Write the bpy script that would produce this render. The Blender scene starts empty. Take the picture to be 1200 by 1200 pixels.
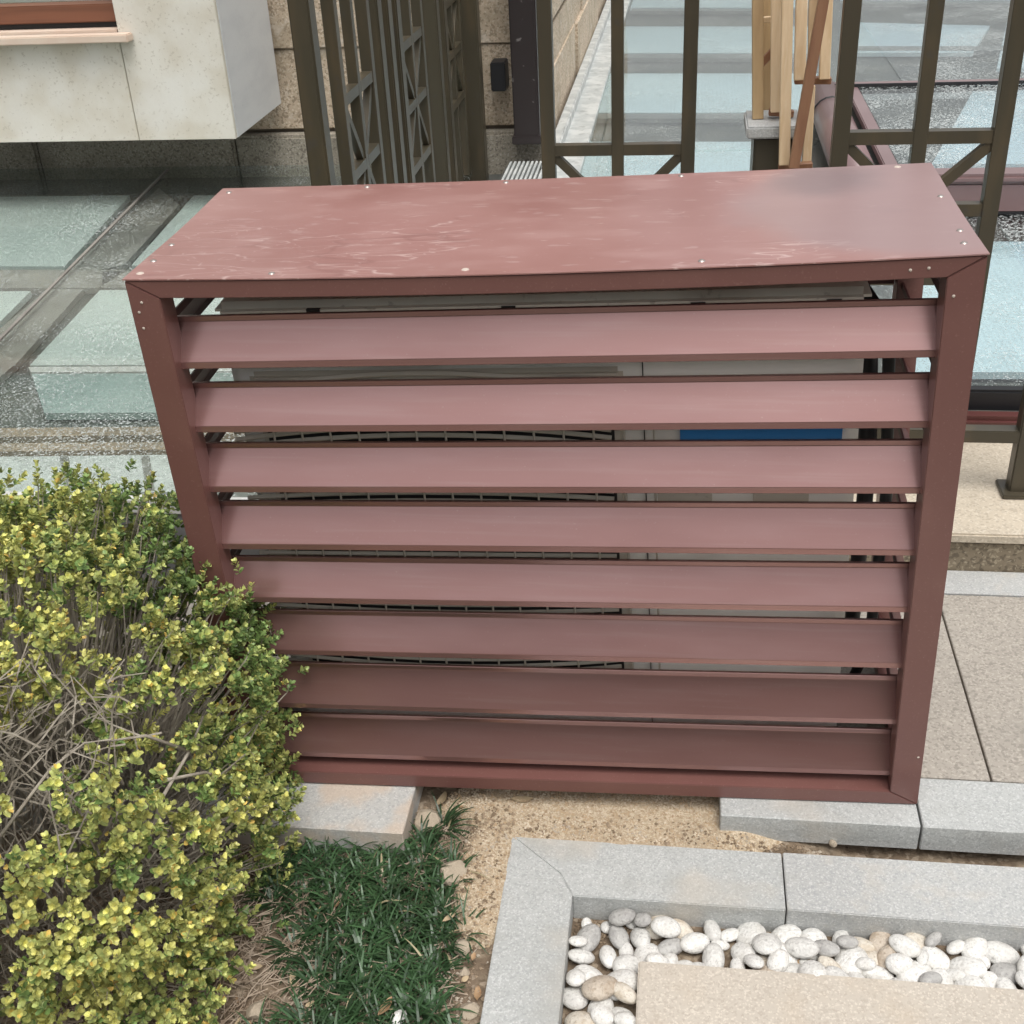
import bpy, bmesh, math, random
import numpy as np
from mathutils import Vector, Matrix
rnd = random.Random(7)
C = bpy.context.scene
COL = C.collection

# ---------------------------------------------------------------- camera
CAM_H = 1.5437919
F_PX = 1427.938
R = np.array([[0.9907, 0.1276, -0.0464], [0.0258, -0.5129, -0.8581], [-0.1333, 0.8489, -0.5115]])
cam_d = bpy.data.cameras.new('camera')
cam = bpy.data.objects.new('camera', cam_d)
COL.objects.link(cam)
m3 = Matrix([R[0].tolist(), (-R[1]).tolist(), (-R[2]).tolist()]).transposed()
cam.matrix_world = Matrix.Translation((0, 0, CAM_H)) @ m3.to_4x4()
cam_d.sensor_width = 36
cam_d.lens = 36 * F_PX / 1200
cam_d.clip_start = .02
cam_d.clip_end = 2000
C.camera = cam

def ray(x, y):
    return R.T @ np.array([(x - 600) / F_PX, (y - 600) / F_PX, 1.])
def onz(x, y, z):
    d = ray(x, y); t = (z - CAM_H) / d[2]
    return np.array([0, 0, CAM_H]) + t * d
def ony(x, y, Y):
    d = ray(x, y); t = Y / d[1]
    return np.array([0, 0, CAM_H]) + t * d

# ---------------------------------------------------------------- world, sun, exposure
SUN_EL, SUN_AZ = math.radians(68), math.radians(150)      # azimuth of the sun, from +Y clockwise
w = bpy.data.worlds.new('World'); C.world = w; w.use_nodes = True
nt = w.node_tree; nt.nodes.clear()
out = nt.nodes.new('ShaderNodeOutputWorld'); bg = nt.nodes.new('ShaderNodeBackground')
sky = nt.nodes.new('ShaderNodeTexSky'); sky.sky_type = 'NISHITA'; sky.sun_disc = False
sky.sun_elevation = SUN_EL; sky.sun_rotation = SUN_AZ
sky.air_density = 1.6; sky.dust_density = 6.0; sky.ozone_density = 1.0
hs = nt.nodes.new('ShaderNodeHueSaturation'); hs.inputs['Saturation'].default_value = .18
nt.links.new(sky.outputs[0], hs.inputs['Color']); nt.links.new(hs.outputs[0], bg.inputs[0])
bg.inputs[1].default_value = .15
nt.links.new(bg.outputs[0], out.inputs[0])
sd = bpy.data.lights.new('sun', 'SUN'); sd.energy = 1.1; sd.angle = math.radians(35); sd.color = (1, .96, .9)
so = bpy.data.objects.new('sun', sd); COL.objects.link(so)
sdir = Vector((math.sin(SUN_AZ) * math.cos(SUN_EL), math.cos(SUN_AZ) * math.cos(SUN_EL), math.sin(SUN_EL)))
so.rotation_euler = sdir.to_track_quat('Z', 'Y').to_euler()
C.view_settings.view_transform = 'Standard'; C.view_settings.look = 'None'
C.view_settings.exposure = 0.22; C.view_settings.gamma = 1; C.view_settings.use_curve_mapping = False
C.render.engine = 'CYCLES'

# ---------------------------------------------------------------- materials
def rgba(c): return (c[0], c[1], c[2], 1)
def mat(name, base, rough=.6, layers=(), bump=(), metallic=0, spec=.5, attr=None, subsurf=0):
    """layers: (kind, scale, lo, hi, colour, strength[, stretch]) mixed over the base"""
    m = bpy.data.materials.new(name); m.use_nodes = True
    n = m.node_tree.nodes; l = m.node_tree.links
    b = n['Principled BSDF']
    b.inputs['Roughness'].default_value = rough; b.inputs['Metallic'].default_value = metallic
    b.inputs['Specular IOR Level'].default_value = spec
    tc = n.new('ShaderNodeTexCoord')
    def tex(kind, scale, stretch=None, detail=4):
        src = tc.outputs['Object']
        if stretch:
            mp = n.new('ShaderNodeMapping'); mp.inputs['Scale'].default_value = stretch[:3]
            if len(stretch) > 3: mp.inputs['Rotation'].default_value = (0, 0, stretch[3])
            l.new(src, mp.inputs[0]); src = mp.outputs[0]
        if kind == 'noise':
            t = n.new('ShaderNodeTexNoise'); t.inputs['Scale'].default_value = scale; t.inputs['Detail'].default_value = detail
            l.new(src, t.inputs['Vector']); return t.outputs[0]
        if kind == 'cell':
            t = n.new('ShaderNodeTexVoronoi'); t.inputs['Scale'].default_value = scale
            l.new(src, t.inputs['Vector'])
            s = n.new('ShaderNodeSeparateColor'); l.new(t.outputs['Color'], s.inputs[0]); return s.outputs[0]
        if kind == 'dist':
            t = n.new('ShaderNodeTexVoronoi'); t.inputs['Scale'].default_value = scale
            l.new(src, t.inputs['Vector']); return t.outputs['Distance']
        if kind == 'wave':
            t = n.new('ShaderNodeTexWave'); t.inputs['Scale'].default_value = scale
            l.new(src, t.inputs['Vector']); return t.outputs[1]
    def ridge(scale, stretch):
        a = tex('noise', scale, stretch, 2); b = tex('noise', 3.1, None, 2)
        s1 = n.new('ShaderNodeMath'); s1.operation = 'SUBTRACT'; l.new(a, s1.inputs[0]); s1.inputs[1].default_value = .5
        ab = n.new('ShaderNodeMath'); ab.operation = 'ABSOLUTE'; l.new(s1.outputs[0], ab.inputs[0])
        s2 = n.new('ShaderNodeMath'); s2.operation = 'SUBTRACT'; s2.inputs[0].default_value = .56; l.new(b, s2.inputs[1]); s2.use_clamp = True
        ad = n.new('ShaderNodeMath'); ad.operation = 'MULTIPLY_ADD'; l.new(s2.outputs[0], ad.inputs[0]); ad.inputs[1].default_value = .35; l.new(ab.outputs[0], ad.inputs[2])
        return ad.outputs[0]
    def spot(centre, wob):
        mp = n.new('ShaderNodeMapping'); mp.inputs['Location'].default_value = tuple(-c for c in centre); l.new(tc.outputs['Object'], mp.inputs[0])
        ln = n.new('ShaderNodeVectorMath'); ln.operation = 'LENGTH'; l.new(mp.outputs[0], ln.inputs[0])
        t = tex('noise', 7, None, 3); md = n.new('ShaderNodeMath'); md.operation = 'MULTIPLY_ADD'; l.new(t, md.inputs[0]); md.inputs[1].default_value = wob; l.new(ln.outputs['Value'], md.inputs[2])
        return md.outputs[0]
    cur = None
    if attr:
        a = n.new('ShaderNodeAttribute'); a.attribute_name = attr; cur = a.outputs['Color']
    for L in layers:
        kind, scale, lo, hi, colr, st = L[:6]
        v = ridge(scale, L[6] if len(L) > 6 else None) if kind == 'ridge' else (spot(L[6], scale) if kind == 'spot' else tex(kind, scale, L[6] if len(L) > 6 else None))
        mr = n.new('ShaderNodeMapRange'); mr.interpolation_type = 'SMOOTHSTEP'
        mr.inputs[1].default_value = min(lo, hi); mr.inputs[2].default_value = max(lo, hi)
        if lo > hi: mr.inputs[3].default_value, mr.inputs[4].default_value = st, 0
        else: mr.inputs[3].default_value, mr.inputs[4].default_value = 0, st
        l.new(v, mr.inputs[0])
        mx = n.new('ShaderNodeMix'); mx.data_type = 'RGBA'
        l.new(mr.outputs[0], mx.inputs[0])
        if cur is None: mx.inputs[6].default_value = rgba(base)
        else: l.new(cur, mx.inputs[6])
        mx.inputs[7].default_value = rgba(colr); cur = mx.outputs[2]
    if cur is None: b.inputs['Base Color'].default_value = rgba(base)
    else: l.new(cur, b.inputs['Base Color'])
    prev = None
    for (kind, scale, strength, dist) in bump:
        bp = n.new('ShaderNodeBump'); bp.inputs['Strength'].default_value = strength; bp.inputs['Distance'].default_value = dist
        l.new(tex(kind, scale), bp.inputs['Height'])
        if prev: l.new(prev, bp.inputs['Normal'])
        prev = bp.outputs[0]
    if prev: l.new(prev, b.inputs['Normal'])
    if subsurf:
        pass
    return m

M = {}
BR = (.172, .076, .066)
M['paint'] = mat('brown_paint', BR, .36, [('noise', 9, .45, .75, (.21, .10, .085), .5), ('noise', 260, .60, .75, (.30, .18, .155), .4),
                 ('noise', 500, .72, .76, (.55, .46, .42), .5)], [('noise', 3, .05, .02)], spec=.6)
M['slat'] = mat('slat_paint', (.325, .168, .155), .26, [('noise', 5, .4, .7, (.36, .205, .195), .5, (1, 6, 6)), ('noise', 4, .52, .72, (.40, .28, .26), .22, (1, 30, 30)), ('noise', 2.2, .5, .75, (.25, .12, .11), .5, (1, 3, 3)), ('noise', 300, .66, .75, (.5, .4, .38), .3)],
                [('noise', 4, .05, .015)], spec=1.0, metallic=.62)
M['slat'].node_tree.nodes['Principled BSDF'].inputs['Coat Weight'].default_value = .5
M['slat'].node_tree.nodes['Principled BSDF'].inputs['Coat Roughness'].default_value = .25
M['lid'] = mat('lid_paint', (.29, .138, .122), .33,
               [('noise', 2.2, .42, .66, (.36, .195, .178), .8), ('noise', 7, .50, .72, (.41, .245, .225), .5, (1, 2.2, 1, .5)),
                ('noise', 22, .62, .70, (.50, .36, .34), .35, (1, 3.5, 1, .9)), ('noise', 46, .70, .74, (.6, .47, .43), .4, (1, 5, 1, -.2)),
                ('noise', 400, .60, .75, (.36, .22, .20), .3),
                ('ridge', 5, .012, 0, (.62, .47, .44), .55, (1, 4.5, 1, .15)), ('ridge', 11, .009, 0, (.60, .45, .42), .45, (1, 3.2, 1, -.2)), ('ridge', 3.5, .02, .0, (.22, .10, .09), .45, (1, 2.5, 1, .1)),
                ('spot', .10, .38, .30, (.31, .215, .215), .75, (.50, 0.02, .985)), ('spot', .10, .17, .08, (.13, .11, .12), .45, (.345, .14, .985)),
                ('noise', 1.6, .5, .75, (.26, .12, .105), .5)],
               [('noise', 2.5, .12, .02)], spec=.95)
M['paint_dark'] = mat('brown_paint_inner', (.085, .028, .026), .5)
M['screw'] = mat('screw_metal', (.42, .38, .35), .35, metallic=.7)
M['pop'] = mat('screw_hole_chip', (.50, .43, .37), .7)
M['unit'] = mat('ivory_casing', (.72, .70, .62), .4, [('noise', 6, .45, .7, (.45, .41, .34), .6), ('noise', 60, .62, .72, (.25, .22, .18), .4)])
M['unit_front'] = mat('white_casing', (.85, .85, .81), .35, [('noise', 5, .5, .75, (.5, .48, .43), .5)])
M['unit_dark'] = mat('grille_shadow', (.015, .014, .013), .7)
M['grille'] = mat('grille_wire', (.58, .54, .46), .5)
M['blue'] = mat('blue_label', (.015, .20, .52), .4)
M['black'] = mat('black_rubber', (.012, .012, .014), .5)
M['bronze'] = mat('bronze_paint', (.060, .051, .034), .34, [('noise', 6, .45, .75, (.105, .078, .045), .6, (3, 3, .6)), ('noise', 30, .6, .75, (.06, .055, .05), .5)], spec=.5)
M['pipe'] = mat('dark_pipe_paint', (.030, .023, .023), .4, [('noise', 25, .66, .72, (.3, .28, .27), .5)])
M['curb_paint'] = mat('skylight_frame_paint', (.20, .125, .125), .3, [('noise', 3, .4, .7, (.26, .18, .18), .5)], spec=.7)
M['curb_red'] = mat('red_brown_beam', (.10, .032, .028), .45, [('noise', 12, .5, .8, (.05, .02, .018), .6)])
def granite(name, base, dark, light, sc=220, amt=.5, rough=.75, stains=()):
    return mat(name, base, rough, [('noise', 3.5, .35, .7, tuple(c * .86 for c in base), .7), ('cell', sc, .72, .80, dark, amt),
               ('cell', sc * 1.37, .80, .86, light, amt), ('noise', sc * .7, .56, .66, dark, amt * .7)] + list(stains),
               [('noise', sc * .8, .25, .003), ('noise', 30, .2, .008)])
M['kerb'] = granite('pale_grey_granite', (.435, .445, .435), (.27, .28, .28), (.66, .67, .66), 300, .4,
                    stains=[('noise', 7, .52, .72, (.52, .46, .38), .40), ('noise', 16, .5, .7, (.33, .33, .31), .35), ('noise', 3, .5, .75, (.36, .36, .34), .4)])
M['kerb_clean'] = granite('grey_granite', (.44, .445, .435), (.27, .28, .29), (.66, .66, .65), 300, .4, stains=[('noise', 9, .5, .75, (.37, .36, .33), .5), ('noise', 22, .52, .7, (.50, .46, .40), .3)])
M['slab_l'] = granite('stained_granite', (.50, .50, .48), (.3, .3, .31), (.7, .69, .67), 300, .4, stains=[('noise', 9, .52, .68, (.58, .44, .32), .55)])
M['tile'] = granite('paving_granite', (.375, .34, .295), (.20, .18, .155), (.52, .475, .41), 200, .5, stains=[('noise', 4, .52, .72, (.27, .25, .22), .55)])
M['slab'] = granite('tan_granite', (.50, .45, .385), (.36, .31, .26), (.72, .66, .57), 260, .4, stains=[('noise', 12, .5, .75, (.46, .38, .29), .35)])
M['step'] = granite('dark_tan_granite', (.24, .195, .135), (.09, .07, .05), (.42, .36, .26), 150, .6)
M['step_top'] = granite('beige_granite', (.54, .47, .37), (.33, .28, .22), (.68, .62, .52), 180, .45)
M['wall'] = granite('rough_wall_granite', (.56, .45, .335), (.20, .15, .10), (.72, .64, .52), 120, .6, stains=[('noise', 5, .45, .72, (.33, .27, .19), .7), ('noise', 14, .55, .7, (.68, .62, .54), .5)])
M['wall'].node_tree.nodes['Principled BSDF'].inputs['Roughness'].default_value = .9
M['wall_base'] = granite('wall_skirt_granite', (.34, .31, .25), (.12, .10, .08), (.5, .46, .4), 140, .6, stains=[('noise', 4, .45, .7, (.16, .14, .11), .7)])
M['bay'] = mat('cream_limestone', (.70, .67, .60), .8, [('noise', 5, .42, .66, (.60, .55, .455), .8), ('noise', 90, .60, .68, (.36, .31, .24), .40),
               ('noise', 160, .68, .72, (.28, .24, .19), .5), ('noise', 2, .6, .7, (.74, .73, .69), .5)], [('noise', 60, .2, .004)])
M['bay_side'] = mat('grey_limestone', (.64, .65, .65), .8, [('noise', 5, .4, .7, (.56, .57, .58), .6, (1, 1, 3)), ('noise', 120, .68, .74, (.3, .28, .25), .4)], [('noise', 60, .2, .004)])
M['sill'] = mat('pink_sill_stone', (.66, .52, .42), .6, [('noise', 12, .4, .7, (.72, .62, .52), .5)])
M['wood_window'] = mat('window_wood', (.21, .085, .048), .5, [('noise', 6, .4, .7, (.13, .055, .032), .6, (.4, 6, 6))])
M['pine_mid'] = mat('golden_pine_wood', (.46, .32, .17), .5, [('noise', 8, .35, .7, (.34, .22, .11), .7, (7, 7, .7))])
M['pine'] = mat('pine_wood', (.74, .56, .36), .5, [('noise', 8, .35, .7, (.60, .42, .24), .7, (7, 7, .7)), ('noise', 40, .5, .7, (.78, .64, .46), .4, (5, 5, .3))])
M['pine_dark'] = mat('red_pine_wood', (.30, .155, .085), .5, [('noise', 8, .35, .7, (.22, .10, .055), .7, (7, 7, .7))])
M['panel_green'] = mat('pale_green_panel', (.56, .605, .58), .4, [('noise', 1.2, .35, .7, (.47, .53, .505), .8), ('noise', 6, .5, .7, (.60, .67, .63), .5)])
M['panel_dim'] = mat('grey_green_panel', (.36, .42, .40), .5, [('noise', 2.5, .35, .7, (.2, .27, .26), .8)])
M['panel_blue'] = mat('pale_blue_panel', (.60, .72, .79), .4, [('wave', 17, .35, .75, (.50, .62, .69), .5), ('noise', 1.5, .4, .7, (.68, .79, .84), .6)])
M['beam_dark'] = mat('under_glass_beam', (.075, .078, .072), .6, [('noise', 6, .4, .7, (.13, .12, .10), .8)])
M['beam_grey'] = mat('wet_grey_beam', (.27, .25, .225), .6, [('noise', 8, .4, .7, (.17, .155, .14), .7)])
M['beam_mid'] = mat('wet_mid_beam', (.15, .155, .15), .6, [('noise', 8, .4, .7, (.24, .23, .22), .7)])
M['beam_tan'] = mat('tan_beam', (.37, .27, .19), .6, [('noise', 8, .4, .7, (.25, .19, .14), .7)])
M['flash'] = mat('pale_flashing', (.42, .44, .43), .45, [('noise', 14, .4, .65, (.62, .63, .61), .7), ('noise', 30, .55, .7, (.2, .21, .2), .5)])
M['frame_grey'] = mat('grey_frame', (.60, .60, .575), .4, [('noise', 20, .5, .7, (.42, .41, .38), .5)])
M['curb_grey'] = mat('grey_curb', (.12, .12, .122), .6, [('noise', 10, .4, .7, (.28, .28, .27), .6)])
M['soil'] = mat('garden_soil', (.17, .125, .085), .95, [('noise', 18, .45, .65, (.30, .24, .17), .8), ('noise', 60, .5, .65, (.10, .07, .045), .7), ('cell', 130, .8, .9, (.40, .33, .25), .5)],
                [('noise', 60, .8, .012)])
M['sand'] = mat('coarse_sand', (.43, .34, .235), .95, [('cell', 330, .55, .8, (.58, .49, .37), .8), ('cell', 260, .85, .92, (.26, .17, .09), .6), ('noise', 9, .5, .7, (.36, .28, .19), .6)],
                [('noise', 240, .8, .004)])
M['sand_grain'] = mat('sand_grain', (.55, .46, .34), .85, [('cell', 90, .5, .6, (.42, .28, .15), .6), ('cell', 70, .8, .85, (.70, .62, .50), .6)])
M['crumb'] = mat('soil_crumb', (.20, .145, .095), .95, [('cell', 60, .5, .6, (.34, .26, .18), .8), ('cell', 47, .8, .85, (.50, .44, .36), .8)])
M['ground'] = mat('open_ground', (.20, .18, .15), .95, [('noise', .6, .4, .7, (.14, .13, .11), .6)])
M['blocker'] = mat('reflection_blocker_green', (.035, .055, .022), .9, [('noise', 4, .4, .7, (.09, .12, .04), .7)], [('noise', 6, 1, .2)])  # dark green of the unseen mass added behind the camera
M['mortar'] = mat('joint_mortar', (.24, .20, .16), .95)
M['leaf'] = mat('boxwood_leaf', (.2, .25, .03), .42, attr='tint', spec=.45)
M['blade'] = mat('mondo_blade', (.02, .06, .02), .38, attr='tint', spec=.5)
M['twig'] = mat('grey_twig', (.27, .235, .19), .85, [('noise', 60, .4, .65, (.44, .40, .33), .6)])
M['twig_dark'] = mat('brown_stem', (.16, .125, .09), .85, [('noise', 60, .4, .65, (.25, .21, .16), .6)])
M['litter'] = mat('dry_straw', (.43, .35, .27), .85, [('noise', 40, .4, .65, (.22, .155, .10), .7)])
M['dry_leaf'] = mat('dry_leaf', (.38, .25, .14), .75, [('noise', 50, .4, .65, (.25, .14, .07), .7)])
M['dry_leaf_pale'] = mat('pale_dry_leaf', (.46, .36, .23), .75, [('noise', 50, .4, .65, (.36, .27, .16), .7)])
M['rock'] = mat('beige_rock', (.50, .42, .32), .85, [('noise', 30, .4, .65, (.38, .31, .23), .7)], [('noise', 60, .5, .006)])
PEB = []
for i, (b, s) in enumerate([((.72, .71, .68), (.58, .56, .52)), ((.65, .64, .61), (.50, .485, .46)), ((.64, .59, .51), (.50, .42, .32)), ((.45, .44, .42), (.30, .29, .28)), ((.52, .45, .37), (.38, .30, .22))]):
    PEB.append(mat('pebble_' + ['white', 'off_white', 'cream', 'grey', 'tan'][i], b, .5, [('noise', 1.6, .42, .66, s, .75), ('noise', 7, .58, .68, tuple(c * .7 for c in s), .5), ('ridge', 1.3, .02, 0, tuple(c * .6 for c in s), .5)],
                   [('noise', 5, .25, .05)]))

def glass_mat(name, drop_scale, drop_amt, tint=(1, 1, 1), stretch=(1, 1, 1), blur=.04):
    m = bpy.data.materials.new(name); m.use_nodes = True
    n = m.node_tree.nodes; l = m.node_tree.links; n.clear()
    o = n.new('ShaderNodeOutputMaterial'); tc = n.new('ShaderNodeTexCoord')
    mp = n.new('ShaderNodeMapping'); mp.inputs['Scale'].default_value = stretch; mp.inputs['Rotation'].default_value = (0, 0, .6)
    l.new(tc.outputs['Object'], mp.inputs[0])
    wn = n.new('ShaderNodeTexNoise'); wn.inputs['Scale'].default_value = drop_scale * .6; l.new(mp.outputs[0], wn.inputs['Vector'])
    wm = n.new('ShaderNodeMix'); wm.data_type = 'RGBA'; wm.blend_type = 'LINEAR_LIGHT'; wm.inputs[0].default_value = .012
    l.new(mp.outputs[0], wm.inputs[6]); l.new(wn.outputs['Color'], wm.inputs[7])
    vo = n.new('ShaderNodeTexVoronoi'); vo.inputs['Scale'].default_value = drop_scale; vo.inputs['Randomness'].default_value = 1
    l.new(wm.outputs[2], vo.inputs['Vector'])
    # patchy density of the drops
    pn = n.new('ShaderNodeTexNoise'); pn.inputs['Scale'].default_value = 3.0; l.new(tc.outputs['Object'], pn.inputs['Vector'])
    thr = n.new('ShaderNodeMapRange'); thr.inputs[1].default_value = .35; thr.inputs[2].default_value = .65
    thr.inputs[3].default_value = .30 * drop_amt; thr.inputs[4].default_value = .60 * drop_amt
    l.new(pn.outputs[0], thr.inputs[0])
    sb = n.new('ShaderNodeMath'); sb.operation = 'SUBTRACT'; l.new(thr.outputs[0], sb.inputs[0]); l.new(vo.outputs['Distance'], sb.inputs[1])
    dm = n.new('ShaderNodeMapRange'); dm.inputs[1].default_value = 0; dm.inputs[2].default_value = .12; l.new(sb.outputs[0], dm.inputs[0])
    bp = n.new('ShaderNodeBump'); bp.inputs['Strength'].default_value = .9; bp.inputs['Distance'].default_value = .006
    l.new(dm.outputs[0], bp.inputs['Height'])
    gl = n.new('ShaderNodeBsdfGlossy'); gl.inputs['Roughness'].default_value = blur; l.new(bp.outputs[0], gl.inputs['Normal'])
    tr = n.new('ShaderNodeBsdfTransparent'); tr.inputs[0].default_value = rgba(tint)
    di = n.new('ShaderNodeBsdfDiffuse'); di.inputs[0].default_value = (.75, .79, .78, 1)
    lw = n.new('ShaderNodeLayerWeight'); lw.inputs['Blend'].default_value = .5; l.new(bp.outputs[0], lw.inputs['Normal'])
    pw = n.new('ShaderNodeMath'); pw.operation = 'POWER'; pw.inputs[1].default_value = 5; l.new(lw.outputs['Facing'], pw.inputs[0])
    fr = n.new('ShaderNodeMapRange'); fr.inputs[3].default_value = .045; fr.inputs[4].default_value = 1; l.new(pw.outputs[0], fr.inputs[0])
    m1 = n.new('ShaderNodeMixShader')
    dk = n.new('ShaderNodeMath'); dk.operation = 'MULTIPLY'; dk.inputs[1].default_value = .42; l.new(dm.outputs[0], dk.inputs[0])
    l.new(dk.outputs[0], m1.inputs[0]); l.new(tr.outputs[0], m1.inputs[1]); l.new(di.outputs[0], m1.inputs[2])
    m2 = n.new('ShaderNodeMixShader'); l.new(fr.outputs[0], m2.inputs[0]); l.new(m1.outputs[0], m2.inputs[1]); l.new(gl.outputs[0], m2.inputs[2])
    l.new(m2.outputs[0], o.inputs[0])
    return m
M['glass'] = glass_mat('wet_glass', 105, .70, (.94, .97, .96), (1, 1.0, 1))
M['glass_wet'] = glass_mat('very_wet_glass', 78, .92, (.94, .97, .97), (1, 1.0, 1))
M['glass_clear'] = glass_mat('window_glass', 30, .0, (.9, .95, .95))

# ---------------------------------------------------------------- mesh helpers (all take world coordinates)
class MB:
    def __init__(s): s.v = []; s.f = []
    def add(s, vs, fs):
        o = len(s.v); s.v += [tuple(map(float, p)) for p in vs]; s.f += [tuple(i + o for i in f) for f in fs]; return s
    def hexa(s, p):      # p: 4 bottom corners (ccw), 4 top
        return s.add(p, [(0, 3, 2, 1), (4, 5, 6, 7), (0, 1, 5, 4), (1, 2, 6, 5), (2, 3, 7, 6), (3, 0, 4, 7)])
    def box(s, a, b):
        (x0, y0, z0), (x1, y1, z1) = a, b
        return s.hexa([(x0, y0, z0), (x1, y0, z0), (x1, y1, z0), (x0, y1, z0), (x0, y0, z1), (x1, y0, z1), (x1, y1, z1), (x0, y1, z1)])
    def prism(s, pts, z0, z1):          # pts: list of (x,y) ccw
        n = len(pts)
        a = sum(pts[i][0] * pts[(i + 1) % n][1] - pts[(i + 1) % n][0] * pts[i][1] for i in range(n))
        if a < 0: pts = pts[::-1]
        vs = [(p[0], p[1], z0) for p in pts] + [(p[0], p[1], z1) for p in pts]
        fs = [tuple(range(n - 1, -1, -1)), tuple(range(n, 2 * n))] + [(i, (i + 1) % n, n + (i + 1) % n, n + i) for i in range(n)]
        return s.add(vs, fs)
    def bar(s, a, b, w, d, up=(0, 1, 0)):   # rectangular bar from a to b; w across, d along 'up'
        a = Vector(a); b = Vector(b); t = (b - a).normalized(); u = Vector(up); u = (u - t * u.dot(t)).normalized(); r = t.cross(u)
        c = [r * (sx * w / 2) + u * (sy * d / 2) for sx, sy in ((-1, -1), (1, -1), (1, 1), (-1, 1))]
        return s.hexa([a + c[0], a + c[1], a + c[2], a + c[3], b + c[0], b + c[1], b + c[2], b + c[3]])
    def tube(s, pts, radii, n=5):
        o = len(s.v); P = [Vector(p) for p in pts]
        for i, p in enumerate(P):
            t = (P[min(i + 1, len(P) - 1)] - P[max(i - 1, 0)]); t = t.normalized() if t.length > 1e-9 else Vector((0, 0, 1))
            u = Vector((0, 0, 1)) if abs(t.z) < .9 else Vector((1, 0, 0)); u = (u - t * u.dot(t)).normalized(); r = t.cross(u)
            rr = radii[i] if hasattr(radii, '__len__') else radii
            for k in range(n):
                a = 2 * math.pi * k / n; q = p + (u * math.cos(a) + r * math.sin(a)) * rr; s.v.append(tuple(q))
        for i in range(len(P) - 1):
            for k in range(n):
                a = o + i * n + k; b = o + i * n + (k + 1) % n; s.f.append((a, b, b + n, a + n))
        s.f.append(tuple(o + k for k in range(n - 1, -1, -1))); s.f.append(tuple(o + (len(P) - 1) * n + k for k in range(n)))
        return s
    def mesh(s, name, off=(0, 0, 0), bevel=0, smooth=False, seg=2):
        me = bpy.data.meshes.new(name)
        me.from_pydata([(x - off[0], y - off[1], z - off[2]) for x, y, z in s.v], [], s.f)
        me.validate()
        bm = bmesh.new(); bm.from_mesh(me); bmesh.ops.recalc_face_normals(bm, faces=bm.faces)
        if bevel:
            es = [e for e in bm.edges if len(e.link_faces) == 2 and e.calc_face_angle(0) > .5]
            bmesh.ops.bevel(bm, geom=es, offset=bevel, segments=seg, affect='EDGES', clamp_overlap=True)
        bm.to_mesh(me); bm.free()
        if smooth:
            for p in me.polygons: p.use_smooth = True
        return me
    def build(s, name, m, parent=None, bevel=0, smooth=False, kind=None, seg=2):
        off = Vector((0, 0, 0))
        q = parent
        while q: off += q.location; q = q.parent
        me = s.mesh(name, off, bevel, smooth, seg)
        o = bpy.data.objects.new(name, me); COL.objects.link(o); o.parent = parent
        me.materials.append(m)
        if kind: o['kind'] = kind
        return o
def raw(name, verts, faces, m, parent=None, kind=None, tint=None, smooth=False):
    off = np.zeros(3); q = parent
    while q: off += np.array(q.location); q = q.parent
    me = bpy.data.meshes.new(name)
    verts = np.asarray(verts) - off
    me.from_pydata(verts.tolist(), [], np.asarray(faces).tolist())
    me.materials.append(m)
    if tint is not None:
        a = me.color_attributes.new('tint', 'FLOAT_COLOR', 'POINT')
        a.data.foreach_set('color', np.concatenate([tint, np.ones((len(tint), 1))], 1).astype(np.float32).ravel())
    if smooth: me.polygons.foreach_set('use_smooth', [True] * len(me.polygons))
    o = bpy.data.objects.new(name, me); COL.objects.link(o); o.parent = parent
    if kind: o['kind'] = kind
    return o
def thing(name, label, cat, loc=(0, 0, 0), group=None):
    o = bpy.data.objects.new(name, None); o.location = loc; o.empty_display_size = .1; COL.objects.link(o)
    return tag(o, label, cat, group)
def tag(o, label, cat, group=None):
    o['label'] = label; o['category'] = cat
    if group: o['group'] = group
    return o
def child(name, me, parent, loc, rot=(0, 0, 0), scale=(1, 1, 1)):
    o = bpy.data.objects.new(name, me); COL.objects.link(o); o.parent = parent
    off = Vector(parent.location); q = parent.parent
    while q: off += q.location; q = q.parent
    o.location = Vector(loc) - off; o.rotation_euler = rot; o.scale = scale
    return o
def struct(o): o['kind'] = 'structure'; return o
def pz(pts, z): return [tuple(onz(x, y, z)[:2]) for x, y in pts]

# ================================================================ SETTING: ground
g = MB().box((-120, -120, -.5), (120, 120, -.16)); struct(g.build('ground', M['ground']))

blocker = MB().add([(-14, -3.2, -.2), (14, -3.2, -.2), (14, -4.4, 2.7), (-14, -4.4, 2.7), (14, -7, 2.9), (-14, -7, 2.9), (14, -7, -.2), (-14, -7, -.2)],
    [(0, 1, 2, 3), (3, 2, 4, 5), (5, 4, 6, 7), (0, 3, 5, 7), (1, 6, 4, 2), (0, 7, 6, 1)])
struct(blocker.build('reflection_blocker', M['blocker'], bevel=.3))  # unseen mass added behind the camera to darken the lower louvre reflections

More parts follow.
